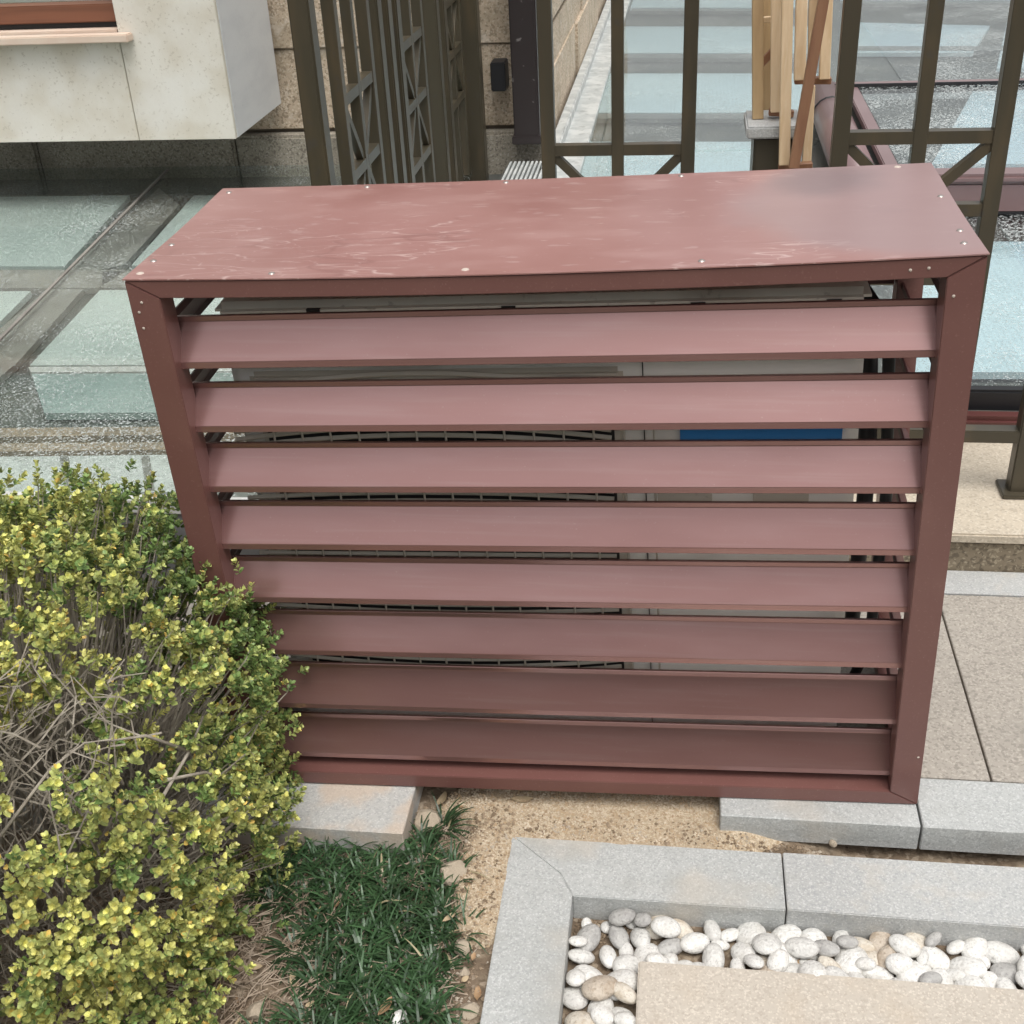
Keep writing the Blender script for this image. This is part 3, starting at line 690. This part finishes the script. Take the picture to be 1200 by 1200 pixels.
# --- pale blue glass roof, middle and right
sm_ = thing('glass_roof', 'pale blue ribbed glass roof in the back, between granite wall and wooden stand', 'glass roof', (.6, 5, .1))
MB().box((-.84, 2.86, -.05), (6, 11.9, U - .034)).build('roof_base', M['beam_dark'], sm_)
for (ya, yb_) in [(166, 232), (86, 132), (31, 62), (-20, 9)]:
    def le(y): return 672 + (164 - y) * .41 + 3
    strip('under_panel', [(le(ya), ya), (958 if ya < 120 else 905, ya), (955 if ya < 120 else 905, yb_), (le(yb_), yb_)], D_, M['panel_blue'], sm_)
for (ya, yb_) in [(133, 139), (63, 68), (10, 13)]:
    strip('cross_bar', [(690 + (133 - ya) * .41, ya), (955, ya), (955, yb_), (690 + (133 - ya) * .41, yb_)], D_ + .002, M['beam_mid'], sm_)
    strip('cross_bar', [(985, ya - 9), (1400, ya - 9), (1400, yb_ - 9), (985, yb_ - 9)], D_ + .002, M['beam_mid'], sm_)
strip('under_panel', [(1000, 26), (1160, 30), (1140, 62), (990, 62)], D_, M['panel_blue'], sm_)
strip('under_panel', [(1180, 26), (1400, 30), (1400, 80), (1168, 80)], D_, M['panel_blue'], sm_)
strip('under_panel', [(985, -20), (1400, -20), (1400, 0), (985, 0)], D_, M['panel_blue'], sm_)
strip('under_panel', [(1050, 283), (1420, 283), (1470, 436), (1060, 436)], D_, M['panel_blue'], sm_)
strip('under_panel', [(905, 196), (905, 260), (672, 250), (660, 232), (905, 232)], D_, M['panel_blue'], sm_)
for i in range(6):
    a, b = [(-.56, 1.05), (1.054, 2.6), (2.604, 4.2)][i % 3]
    y0, y1 = [(2.905, 5.2), (5.204, 11.5)][i // 3]
    MB().box((a, y0, GZ - .008), (b, y1, GZ)).build('glass_pane', M['glass'] if (i % 3 == 0) else M['glass_wet'], sm_)
MB().box((-.84, 2.905, GZ - .008), (-.564, 4.09, GZ)).build('glass_pane', M['glass'], sm_)
MB().box((-.84, 2.865, .10), (4.2, 2.90, .204)).build('edge_gasket', M['black'], sm_, bevel=.006)
# flashing along the return wall
p0, p1 = onz(655, 185, GZ), onz(720, 0, GZ)
MB().box((WX + .012, WY - .5, GZ - .03), (WX + .16, 11.5, GZ + .012)).build('flashing', M['flash'], sm_, bevel=.004)
MB().bar((WX + .035, WY - .3, GZ + .03), (WX + .035, 11.5, GZ + .03), .045, .05, (0, 0, 1)).build('flashing_upstand', M['flash'], sm_, bevel=.006)
# red-brown beam under the near edge
bm_ = MB().box((-.84, 2.81, .055), (4.2, 2.862, .155)).build('support_beam', M['curb_red'], bevel=.012)
tag(bm_, 'dark red-brown beam under the near edge of the pale blue glass roof', 'beam')

# --- raised skylight on the right with a rounded brown frame
rs = thing('raised_skylight', 'raised skylight with rounded mauve-brown metal frame, at the far right behind the fence', 'skylight', (1.6, 4.8, .2))
RZ = .34
y_n = onz(1100, 196, RZ)[1]; y_f = onz(1100, 98, RZ)[1]
xl = onz(985, 100, RZ)[0]; xl2 = onz(1046, 195, RZ)[0]; xm = (xl + xl2) / 2
MB().box((xm - .16, y_n - .10, RZ - .035), (6, y_n, RZ)).build('near_rail', M['curb_paint'], rs, bevel=.012)
MB().box((xm - .16, y_n - .092, GZ + .012), (6, y_n - .01, RZ - .037)).build('near_fascia', M['curb_paint'], rs)
MB().box((xm - .16, y_n - .093, GZ + .001), (6, y_n - .01, GZ + .010)).build('near_gasket', M['black'], rs)
MB().box((xm - .12, y_f, RZ - .035), (6, y_f + .07, RZ + .002)).build('far_rail', M['curb_paint'], rs, bevel=.008)
MB().box((xm - .12, y_f - .018, RZ - .035), (6, y_f - .002, RZ + .008)).build('far_gasket', M['black'], rs, bevel=.003)
MB().tube([(xm - .09, y_n - .06, RZ - .055), (xm - .09, y_f + .05, RZ - .055)], .075, 18).build('side_rail', M['curb_paint'], rs, smooth=True)
MB().tube([(xm - .09, y_f - .32, RZ - .055), (xm - .09, y_f - .305, RZ - .055)], .079, 18).build('rail_seal', M['black'], rs, smooth=True)
MB().box((xm + .0, y_n + .002, RZ - .033), (xm + .05, y_f - .02, RZ - .003)).build('inner_rail', M['curb_paint'], rs, bevel=.004)
MB().box((xm, y_n, GZ + .02), (6, y_f - .02, RZ - .06)).build('roof_base', M['beam_dark'], rs)
def rstrip(pts, mtl, n_): MB().prism(pz(pts, RZ - .03), RZ - .05, RZ - .03).build(n_, mtl, rs)
rstrip([(1142, 104), (1400, 104), (1400, 192), (1092, 192)], M['panel_blue'], 'under_panel')
MB().box((xm + .052, y_n + .001, RZ - .012), (6, y_f - .02, RZ - .004)).build('glass_pane', M['glass_wet'], rs)

# ================================================================ bronze fence
def frame_panel(p0, dirv, cell, ncell, zs_, ztop, zbot, name='fence_panel', lab='', par=None, bw=.028, post=True):
    """fence panel starting at p0, along dirv, with crossed bracing over two cells"""
    d = Vector((dirv[0], dirv[1], 0)).normalized(); n = Vector((-d.y, d.x, 0))
    P = lambda s, z: Vector((p0[0], p0[1], 0)) + d * s + Vector((0, 0, z))
    t = par
    for i in range(ncell + 1):
        ww = bw if 0 < i < ncell else bw * 1.15
        MB().bar(P(i * cell, zbot), P(i * cell, ztop), ww, ww, n).build('upright_bar', M['bronze'], t, bevel=.0015, seg=1)
    for z in zs_:
        for i in range(ncell):
            MB().bar(P(i * cell + bw / 2, z), P((i + 1) * cell - bw / 2, z), bw * .9, bw * .9, n).build('cross_rail', M['bronze'], t)
    if len(zs_) >= 3:
        z0, z1, z2 = zs_[:3]
        h = bw * .45
        for i in range(ncell):
            a0, a1 = i * cell + h, (i + 1) * cell - h
            for (za, zb2) in ((z0 + h, z1 - h), (z1 + h, z2 - h)):
                up = (i % 2 == 0) == (za > z1)      # an X centred on the middle bar
                q0, q1 = (P(a0, zb2), P(a1, za)) if up else (P(a0, za), P(a1, zb2))
                MB().bar(q0, q1, bw * .7, bw * .7, n).build('diagonal_brace', M['bronze'], t)
FY = 2.55
# right panel
fr = thing('bronze_fence', 'bronze fence panel right of the wooden stand, its foot on the stone plinth', 'fence', (.46, FY, .09))
frame_panel((.308, FY), (1, 0), .154, 2, [.612, .759, .906], 1.75, .24, par=fr)
for z in (.245,): MB().bar((.12, FY, z), (.86, FY, z), .03, .035, (0, 1, 0)).build('bottom_rail', M['bronze'], fr, bevel=.002)
MB().box((.752, FY - .02, .1), (.792, FY + .02, 1.75)).build('post', M['bronze'], fr, bevel=.003)
MB().box((.735, FY - .04, .099), (.81, FY + .04, .108)).build('foot_plate', M['bronze'], fr, bevel=.002)
MB().box((.12, FY - .014, .1), (.148, FY + .014, .60)).build('stub_post', M['bronze'], fr)
# middle panel (gate leaf)
fm = thing('gate_leaf', 'narrow bronze gate leaf in the middle, left of the opening with the wooden stand', 'fence', (-.16, 2.95, .1))
frame_panel((-.322 - .004, 2.95), (1, 0), .166, 2, [.455, .622, .787], 1.75, .2, par=fm, bw=.0285)
# folded / receding run on the left
fl = thing('fence_run', 'bronze fence running away from the camera on the left, with crossed braces between posts', 'fence', (-.82, 3.4, .1))
def fpost(x, y, wx=.05, wy=.05, ch=.0):
    MB().box((x - wx / 2, y - wy / 2, .1), (x + wx / 2, y + wy / 2, 1.85)).build('post', M['bronze'], fl, bevel=.004)
def fx(px, Y): return ony(px, 110, Y)[0]
fpost(fx(366, 2.67), 2.67, .046, .05)
seg = [(2.84, .158, .70), (3.66, .19, .0), (4.50, .19, .0)]
# uprights of each panel
X1 = fx(392, 2.86)
for (ys, cell, pxs) in ((2.86, .150, 397), (3.63, .16, 470), (4.55, .16, 523)):
    X0 = ony(pxs, 110, ys)[0]
    frame_panel((X0, ys), (0, 1), cell, 2, [], 1.85, .2, par=fl, bw=.026)
    zt = {2.86: .928, 3.63: .905, 4.55: .88}[ys]
    zl = [zt - .36, zt - .18, zt]
    P0 = (X0, ys)
    d = Vector((0, 1, 0)); n = Vector((-1, 0, 0))
    for z in zl:
        for i in range(2): MB().bar((X0, ys + i * cell + .013, z), (X0, ys + (i + 1) * cell - .013, z), .026, .026, (1, 0, 0)).build('cross_rail', M['bronze'], fl)
    for i in range(2):
        for k in range(2):
            za, zb2 = zl[k] + .012, zl[k + 1] - .012
            up = (i == k)
            ya, yb3 = ys + i * cell + .012, ys + (i + 1) * cell - .012
            MB().bar((X0, ya, za if up else zb2), (X0, yb3, zb2 if up else za), .018, .018, (1, 0, 0)).build('diagonal_brace', M['bronze'], fl)
for px, Y, wx in ((444, 3.30, .05), (459, 3.42, .035), (470, 3.50, .03), (512, 4.25, .05), (524, 4.40, .03), (552, 4.95, .095)):
    fpost(fx(px, Y), Y, wx, .05 if wx < .09 else .07)
q = ony(584, 90, 5.0)
MB().box((q[0] - .03, 4.99, q[2] - .055), (q[0] + .03, 5.09, q[2] + .055)).build('wall_bracket', M['black'], fl, bevel=.004)

# short post with pale cap, at the opening
cp = thing('capped_post', 'short dark post with a flat pale stone cap under the wooden stand', 'post', (.2, 2.9, 0))
q0 = ony(880, 150, 2.78); q1 = ony(912, 150, 2.78)
MB().box((q0[0] + .006, 2.74, .05), (q1[0] + .03, 2.86, q0[2] - .012)).build('shaft', M['bronze'], cp, bevel=.004)
MB().box((q0[0] - .012, 2.72, q0[2] - .010), (q1[0] + .05, 2.88, q0[2] + .016)).build('cap', M['kerb_clean'], cp, bevel=.004)

# ================================================================ wooden folding stand
wd = thing('folding_stand', 'folded pale pine wood stand leaning upright behind the right end of the cabinet', 'wooden stand', (.2, 2.8, .2))
def stick(x0, y0, x1, y1, Y0, Y1, w_, mtl='pine', d=.02, n_='wood_slat'):
    a = ony(x0, y0, Y0); b = ony(x1, y1, Y1)
    t = (b - a); b = b + t * .0
    MB().bar(a, b, w_, d, (0, 1, 0)).build(n_, M[mtl], wd, bevel=.0015, seg=1)
WYs = 2.70
stick(888, 139, 888, -60, 2.80, 2.84, .024, 'pine_mid', .03)
stick(897, 130, 900, -60, 2.90, 2.92, .022, 'pine_mid', .012)
stick(909, 131, 910, -60, 2.78, 2.80, .022)
stick(919, 193, 924, -60, 2.69, 2.73, .023)
stick(937, 94, 941, -60, 2.76, 2.80, .024)
stick(945, 193, 950, 100, 2.74, 2.76, .019)
stick(951, 95, 954, -60, 2.84, 2.86, .018)
stick(966, 93, 972, -60, 2.78, 2.82, .022)
stick(930, 197, 972, -40, 2.655, 2.70, .021, 'pine_dark', .024)
stick(901, 131, 930, 133, 2.80, 2.80, .014, 'pine_dark', .02, 'cross_piece')
stick(931, 94, 974, 94, 2.80, 2.80, .014, 'pine_dark', .02, 'cross_piece')
stick(912, 196, 952, 193, 2.715, 2.715, .013, 'pine_dark', .02, 'cross_piece')
stick(884, 83, 906, 60, 2.86, 2.86, .016, 'pine_dark', .012, 'cross_piece')
stick(884, 24, 906, 22, 2.86, 2.86, .012, 'pine', .012, 'cross_piece')

# ================================================================ plants
def unit(v): return v / (np.linalg.norm(v) + 1e-12)
# leaf template: folded oval of 4 faces
LT = np.array([(0, 0, 0), (.40, .35, .12), (.50, 0, 0), (.40, -.35, .12), (.84, .26, .08), (1, 0, -.05), (.84, -.26, .08)], float)
LF = [(0, 2, 1), (0, 3, 2), (1, 2, 5, 4), (2, 3, 6, 5)]
LFt = np.array([(0, 2, 1), (0, 3, 2), (1, 2, 5), (1, 5, 4), (2, 3, 6), (2, 6, 5)])
rs_ = np.random.RandomState(3)
BC = np.array([-1.06, 1.33, .02]); BR3 = np.array([.430, .45, .66])
def surf(x, y, k=1.0):
    o_ = np.array([0, 0, CAM_H]); d_ = ray(x, y); A_ = (d_ / (BR3 * k)); B_ = (o_ - BC) / (BR3 * k)
    a_, b_, c_ = A_ @ A_, A_ @ B_, B_ @ B_ - 1; q_ = b_ * b_ - a_ * c_
    return o_ + d_ * ((-b_ - math.sqrt(max(q_, 0))) / a_)
bare = [(surf(65, 880), .080), (surf(110, 805), .060), (surf(15, 800), .065), (surf(35, 950), .060), (surf(165, 905), .050), (surf(130, 735), .035), (surf(270, 1100), .04), (surf(210, 975), .028)]
sprigs = []
def bump(d): return 1 + .06 * math.sin(5 * d[0] + 3 * d[2] + 1) * math.sin(6 * d[1] + 2) + .05 * math.sin(11 * d[0] + 4) * math.sin(13 * d[2] + 9 * d[1])
tries = 0
centres = []
while len(centres) < 1000 and tries < 120000:
    tries += 1
    d = unit(rs_.normal(size=3))
    if d[2] < -.2: continue
    rr = 1 - abs(rs_.normal()) * .05
    if rs_.rand() < .25: rr = rs_.uniform(.74, .92)
    zz = min(1, max(0, d[2]))
    p = BC + np.sign(d) * np.abs(d) ** .82 * BR3 * bump(d) * rr * .97 * (1 + np.array([.09, .10, 0]) * 4 * zz * (1 - zz))
    if p[2] < -.04: continue
    pr = 1.0
    for c, r in bare:
        dd = np.linalg.norm(p - c)
        if dd < r: pr *= .0
        elif dd < r * 1.3: pr *= .45
    if rs_.rand() > pr: continue
    if rr > .93 and any(np.linalg.norm(p - c[0]) < .020 for c in centres): continue
    centres.append((p, d, rs_.normal() * .22))
for (p, d, yj) in centres:
    n_ = rs_.randint(7, 13); rad = rs_.uniform(.020, .034)
    for k in range(n_):
        o_ = rs_.normal(size=3) * rad * .62; o_ += d * rs_.uniform(-.2, .6) * rad
        sprigs.append((p + o_, unit(d + o_ / rad * .55), yj))
V = []; Fc = []; T = []
tw = MB()
off = 0
green_d = np.array([.050, .105, .018]); green_l = np.array([.195, .28, .095]); yel = np.array([.53, .51, .165]); gold = np.array([.62, .44, .12])
for (p, d, yj) in sprigs:
    yv = .46 + .45 * math.sin(4.2 * p[0] + 3 * p[2] + .6) * math.sin(3.4 * p[1] + 1.3) + rs_.normal() * .16 + yj
    sh = rs_.uniform(.72, 1.22)
    yv += (-.62 - p[0]) * 1.0 - .12          # the side by the cabinet keeps its green
    yv = min(1, max(0, yv))
    ax = unit(d * .85 + np.array([0, 0, .42]) + rs_.normal(size=3) * .42)
    L = rs_.uniform(.014, .028); e1 = unit(np.cross(ax, [.3, .2, .9])); e2 = np.cross(ax, e1)
    base = p - ax * L
    nw = 4 + int(L / .012)
    for k in range(nw):
        t = (k + .5) / nw
        for h in range(2 if k < nw - 1 else 4):
            a = k * 1.57 + h * (math.pi if k < nw - 1 else math.pi / 2) + rs_.normal() * .3
            out = e1 * math.cos(a) + e2 * math.sin(a)
            el = .35 + .7 * t
            ld = unit(out * math.cos(el) + ax * math.sin(el)); sd_ = unit(np.cross(ax, ld)) ; nn = np.cross(ld, sd_)
            s = rs_.uniform(.0090, .0140) * (1 - .25 * t)
            q = base + ax * L * t
            P = q + s * (LT[:, :1] * ld + LT[:, 1:2] * sd_ * 1.0 + LT[:, 2:] * nn)
            mix = min(1, max(0, yv * (.35 + .8 * t) + rs_.normal() * .12))
            c = green_d * (1 - t) * .6 + green_l * (.4 + .6 * t) if mix < .25 else green_l * (1 - mix) + yel * mix
            if rs_.rand() < .03 * (yv > .5): c = gold
            c = c * rs_.uniform(.8, 1.45) * sh
            V.append(P); Fc.append(LFt + off); T.append(np.repeat(c[None], 7, 0)); off += 7
    # the twig that carries it
    if rs_.rand() < .14:
        inn = BC + (p - BC) * .55 + np.array([0, 0, -.07]) + rs_.normal(size=3) * .02
        tw.tube([inn, (inn + base) / 2 + rs_.normal(size=3) * .010, base, base + ax * L], [.0016, .0013, .001, .0007], 3)
bush = thing('boxwood_bush', 'rounded boxwood bush with small yellow-green leaves and bare grey twigs, at lower left', 'bush', (-.99, 1.30, -.06))
raw('leaves', np.concatenate(V), np.concatenate(Fc), M['leaf'], bush, kind='stuff', tint=np.concatenate(T))
# dense twiggy inside and the heavier stems
for i in range(900):
    d = unit(rs_.normal(size=3));
    if d[2] < 0: d[2] *= -.6
    d = unit(d)
    e_ = BC + d * BR3 * rs_.uniform(.5, .80)
    s_ = BC + np.array([d[0] * .14, d[1] * .14, -.05]) + (e_ - BC) * rs_.uniform(.15, .6)
    m1 = s_ * .66 + e_ * .34 + rs_.normal(size=3) * .020; m2 = s_ * .33 + e_ * .67 + rs_.normal(size=3) * .020
    tw.tube([s_, m1, m2, e_, e_ + unit(rs_.normal(size=3) + d) * .03], [.0019, .0017, .0014, .0011, .0007], 3)
for c, r in bare[:4]:
    for i in range(34):
        d0 = unit(rs_.normal(size=3)) ; o_ = unit(np.array(c) - BC)
        p0_ = np.array(c) - o_ * rs_.uniform(.03, .13) + d0 * r * 1.0; d1 = unit(np.array([rs_.normal() * .9, rs_.normal() * .9, .75]) + o_ * .4)
        j1 = p0_ - d1 * .035 + rs_.normal(size=3) * .007; j2 = p0_ + rs_.normal(size=3) * .007; j3 = j2 + unit(d1 + rs_.normal(size=3) * .35) * .04
        tw.tube([p0_ - d1 * .07, j1, j2, j3], [.0016, .0014, .0012, .0007], 3)
        for _k in range(2): tw.tube([j2 if _k else j1, (j2 if _k else j1) + unit(d1 + rs_.normal(size=3) * .8) * rs_.uniform(.015, .035)], [.0010, .0006], 3)
tw.build('twigs', M['twig'], bush, kind='stuff')
for k in range(13):
    a = k / 13 * 6.28 + rs_.rand() * .4; d = unit(np.array([math.cos(a), math.sin(a), rs_.uniform(.5, 1.5)]))
    b0 = np.array([BC[0] + math.cos(a) * .04, BC[1] + math.sin(a) * .04, -.08]); pts_ = [b0]
    for s in (.3, .55, .8): pts_.append(b0 + d * BR3 * s * .95 + rs_.normal(size=3) * .02)
    MB().tube(pts_, [.008, .0065, .0045, .002], 6).build('stem', M['twig'], bush, smooth=True)
# two crooked pale branches that show in the bare patch
for P_ in ([(170, 1000, .22), (190, 935, .30), (222, 880, .36), (238, 840, .37)], [(222, 880, .36), (170, 862, .38), (130, 868, .40)], [(190, 915, .33), (240, 905, .34), (300, 925, .32)], [(0, 980, .25), (60, 900, .35), (100, 870, .40)]):
    pts_ = [surf(P_[i][0], P_[i][1], .97) for i in range(len(P_))]
    MB().tube([tuple(t) for t in pts_], [.0038, .0032, .0026, .0018][:len(pts_)] if len(pts_) > 3 else [.003, .0024, .0015], 5).build('stem', M['twig'], bush, smooth=True)

# mondo grass, one mat of ground cover
V = []; Fc = []; T = []; off = 0
def in_grass(x, y):
    return -.66 < x < -.285 and .98 < y < 1.475
tuft = []
t_ = 0
while len(tuft) < 84 and t_ < 5000:
    t_ += 1
    x, y = rs_.uniform(-.66, -.30), rs_.uniform(.95, 1.472)
    if (x < -.60 and y < 1.33): continue
    if (x > -.36 and y > 1.36): continue
    if x > -.350 and rs_.rand() < .85: continue
    if -.60 < x < -.545 and 1.10 < y < 1.26: continue
    if any(math.hypot(x - a, y - b) < .031 for a, b in tuft): continue
    tuft.append((x, y))
tuft += [(-.47, 1.47), (-.43, 1.50), (-.40, 1.545)]
for (x, y) in tuft:
    n = rs_.randint(46, 70); tcol = np.array([.030, .066, .026]) * rs_.uniform(.75, 1.25)
    for k in range(n):
        a = rs_.uniform(0, 6.28); L = rs_.uniform(.038, .080); el = rs_.uniform(.35, 1.35)
        o_ = np.array([math.cos(a), math.sin(a), 0]); sd_ = np.array([-math.sin(a), math.cos(a), 0]); wd_ = rs_.uniform(.0014, .0024)
        p = np.array([x, y, soilz(x, y) - .005]) + o_ * rs_.uniform(0, .012) + sd_ * rs_.normal() * .006
        rows_ = []
        e_ = el
        cur = p.copy()
        for j in range(6):
            t = j / 5; ww = wd_ * (1 - t ** 3 * .92)
            rows_ += [cur - sd_ * ww, cur + sd_ * ww]
            cur = cur + (o_ * math.cos(e_) + np.array([0, 0, math.sin(e_)])) * L / 5
            e_ -= rs_.uniform(.22, .40)
            if cur[2] < -.055: cur[2] = -.055 + rs_.uniform(0, .006)
        V.append(np.array(rows_)); f_ = np.array([(2 * j, 2 * j + 1, 2 * j + 3, 2 * j + 2) for j in range(5)]); Fc.append(f_ + off)
        c = tcol * rs_.uniform(.7, 1.5)
        if rs_.rand() < .013: c = np.array([.36, .31, .19])
        T.append(np.repeat(c[None], 12, 0)); off += 12
gr_ = raw('mondo_grass', np.concatenate(V), np.concatenate(Fc), M['blade'], None, 'stuff', np.concatenate(T))
tag(gr_, 'dark green mondo grass growing in tufts between the bush and the planter border', 'grass')

# dry straw and twigs on the soil
mb = MB()
for i in range(4200):
    x, y = rs_.uniform(-.95, -.275), rs_.uniform(.95, 1.57)
    if x > -.52 and y < 1.40 and rs_.rand() < .8: continue
    a = rs_.uniform(0, 3.14); L = rs_.uniform(.012, .05); z = soilz(x, y) + rs_.uniform(.000, .012)
    if y > 1.46: z = min(z, -.05)
    dx, dy = math.cos(a) * L / 2, math.sin(a) * L / 2; k = rs_.normal() * .005
    if x + abs(dx) > -.272 or (y + abs(dy) > 1.475 and x < -.46): continue
    mb.tube([(x - dx, y - dy, z), (x + k, y + k, z + rs_.uniform(0, .006)), (x + dx, y + dy, z + rs_.uniform(-.002, .006))], [.0011, .0011, .0006], 3)
o = mb.build('dry_straw', M['litter'], kind='stuff'); tag(o, 'dry straw and fine twigs lying on the soil round the bush', 'litter')
# sand grains
V = []; Fc = []; off = 0
OCT = np.array([(1, 0, 0), (-1, 0, 0), (0, 1, 0), (0, -1, 0), (0, 0, 1), (0, 0, -1)], float)
OF = np.array([(0, 2, 4), (2, 1, 4), (1, 3, 4), (3, 0, 4), (2, 0, 5), (1, 2, 5), (3, 1, 5), (0, 3, 5)])
for i in range(16000):
    x, y = rs_.uniform(-.42, .34), rs_.uniform(1.25, 1.72)
    if sandz(x, y) < soilz(x, y) - .004: continue
    if x > -.272 and y < 1.525: continue
    if x > .085 and y > 1.56: continue
    s = rs_.uniform(.0009, .0026); z = sandz(x, y) + s * .3
    V.append(OCT * s * rs_.uniform(.7, 1.3, (6, 1)) + [x, y, z]); Fc.append(OF + off); off += 6
o = raw('sand_grains', np.concatenate(V), np.concatenate(Fc), M['sand_grain'], None, 'stuff'); tag(o, 'loose coarse sand grains spilled before the cabinet', 'sand')

# soil crumbs and grit that ragged the edges of sand, kerbs and planter
V = []; Fc = []; off = 0
for i in range(3600):
    k = rs_.rand()
    if k < .55: x, y = rs_.normal(-.36, .07), rs_.uniform(1.10, 1.60)
    elif k < .75: x, y = rs_.uniform(-.45, .35), rs_.normal(1.545, .02)
    elif k < .9: x, y = rs_.uniform(.1, .9), rs_.normal(1.543, .012)
    else: x, y = rs_.uniform(-.150, -.05), rs_.normal(1.375, .018)
    inpl = x > xi + .004 and y < yb0 - .004
    if k >= .9 and not inpl: continue
    if k < .9 and x > -.272 and y < 1.5245: continue
    if x > .085 and y > 1.562: continue
    if x < -.452 and y > 1.474: continue
    s = rs_.uniform(.0008, .0034) * (1 if rs_.rand() < .8 else 1.5)
    z = (-.088 if inpl else max(soilz(x, y), sandz(x, y))) + s * .35
    V.append(OCT * s * rs_.uniform(.6, 1.3, (6, 1)) + [x, y, z]); Fc.append(OF + off); off += 6
o = raw('soil_crumbs', np.concatenate(V), np.concatenate(Fc), M['crumb'], None, 'stuff'); tag(o, 'brown soil crumbs and grit scattered along the kerbs, sand and planter edge', 'soil')

# dry leaves, stones
def leaf_mesh(seed, L, W_):
    r = random.Random(seed); vs = []; n = 7
    for i in range(n + 1):
        t = i / n; ww = W_ * math.sin(math.pi * min(1, t * .96 + .02)) ** .8; z = .25 * L * (t - .5) ** 2 + r.uniform(-.0008, .0008)
        for s in (-1, 0, 1): vs.append(((t - .5) * L, s * ww / 2, z + (.15 * W_ if s else 0)))
    fs = []
    for i in range(n):
        for k in range(2): a = 3 * i + k; fs.append((a, a + 1, a + 4, a + 3))
    return MB().add(vs, fs).mesh('dry_leaf', smooth=True)
lv = [(518, 938, -.045, .045, .016, 1.4, 'pale narrow dry leaf lying under the cabinet edge, left of the sand', 1), (612, 938, -.038, .040, .018, .1, 'broad tan dry leaf on the sand against the bottom rail', 1),
      (548, 945, -.045, .035, .010, .6, 'reddish curled dry leaf in the litter under the cabinet', 0), (372, 1100, -.05, .028, .014, .4, 'small brown dead leaf between straw and mondo grass', 0),
      (612 - 160, 1180, -.03, .034, .014, 1.1, 'brown dead leaf in the mondo grass near the bottom edge', 0), (938, 1128, -.075, .030, .009, .2, 'rust red dry leaf lying among the white pebbles', 0),
      (345, 1150, -.05, .03, .013, 2.2, 'tan dead leaf on the straw right of the bush', 1), (527, 1075, -.03, .03, .010, .9, 'pale folded leaf on the mondo grass by the border', 1),
      (560, 1165, -.05, .03, .012, 1.7, 'dry leaf squeezed against the left border stone of the planter', 0), (280, 1135, -.05, .03, .012, .3, 'cream dead leaf under the lowest bush twigs', 1),
      (545, 1010, -.045, .026, .011, 2.5, 'small tan leaf on the sand beside the mondo grass', 1)]
for i, (x, y, z, L, W_, rot, lab, pale) in enumerate(lv):
    me = leaf_mesh(i, L, W_); me.materials.append(M['dry_leaf_pale'] if pale else M['dry_leaf'])
    o = bpy.data.objects.new('dry_leaf', me); COL.objects.link(o); o.location = onz(x, y, z); o.rotation_euler = (rnd.uniform(-.3, .3), rnd.uniform(-.2, .2), rot)
    tag(o, lab, 'leaf', 'dry leaves on the ground')
for i in range(26):
    x, y = rs_.uniform(-.66, -.29), rs_.uniform(1.02, 1.47)
    if -.52 < x < -.36 and rs_.rand() < .6: continue
    me = leaf_mesh(50 + i, rs_.uniform(.012, .026), rs_.uniform(.005, .010)); me.materials.append(M['dry_leaf'] if i % 2 else M['dry_leaf_pale'])
    o = bpy.data.objects.new('leaf_scrap', me); COL.objects.link(o); o.location = (x, y, soilz(x, y) + rs_.uniform(.006, .02)); o.rotation_euler = (rs_.uniform(-.5, .5), rs_.uniform(-.5, .5), rs_.uniform(0, 6))
    o['label'] = 'small dead leaf scrap in the straw between bush, mondo grass and planter border'; o['category'] = 'leaf'; o['group'] = 'scraps of dead leaf in the straw'
def rock_mesh(k):
    r_ = random.Random(k + 40); bm = bmesh.new(); bmesh.ops.create_icosphere(bm, subdivisions=2, radius=1)
    pl_ = [(Vector((r_.gauss(0, 1), r_.gauss(0, 1), r_.gauss(0, 1))).normalized(), r_.uniform(.55, .85)) for _ in range(9)]
    for v in bm.verts:
        for n_, d_ in pl_:
            e_ = v.co.dot(n_) - d_
            if e_ > 0: v.co -= n_ * e_
        v.co.z *= .7
    me = bpy.data.meshes.new('stone'); bm.to_mesh(me); bm.free(); me.materials.append(M['rock']); return me
rk = [(500, 962, -.040, .026, 0, 'beige angular rock right of the granite slab under the cabinet', 4), (531, 1022, -.04, .028, 2, 'beige stone on the sand right of the mondo grass', 4), (541, 1110, -.045, .015, 0, 'white egg shaped pebble alone by the left border stone', 0),
      (467, 1192, -.04, .015, 1, 'white pebble half hidden in the mondo grass at the bottom edge', 0), (300, 1186, -.045, .02, 3, 'grey stone under the bush near the bottom edge', 3), (545, 1140, -.05, .012, 4, 'small tan stone beside the planter border, below the white egg pebble', 4),
      (977, 988, -.045, .008, 5, 'small pale stone on the sand below the kerb joint', 0), (360, 1040, -.05, .012, 6, 'tan stone chip between bush and mondo grass', 4), (550, 1185, -.05, .018, 2, 'pale beige stone at the bottom left of the planter border', 2)]
for (x, y, z, r, k, lab, mt) in rk:
    me = (rock_mesh(k) if 'angular' in lab or 'stone' in lab else pm[k][mt]); o = bpy.data.objects.new('stone', me); COL.objects.link(o); p = onz(x, y, z); o.location = (p[0], p[1], z); o.rotation_euler = (.2, .1, k * 1.1); o.scale = (r, r, r * 1.1)
    tag(o, lab, 'stone')
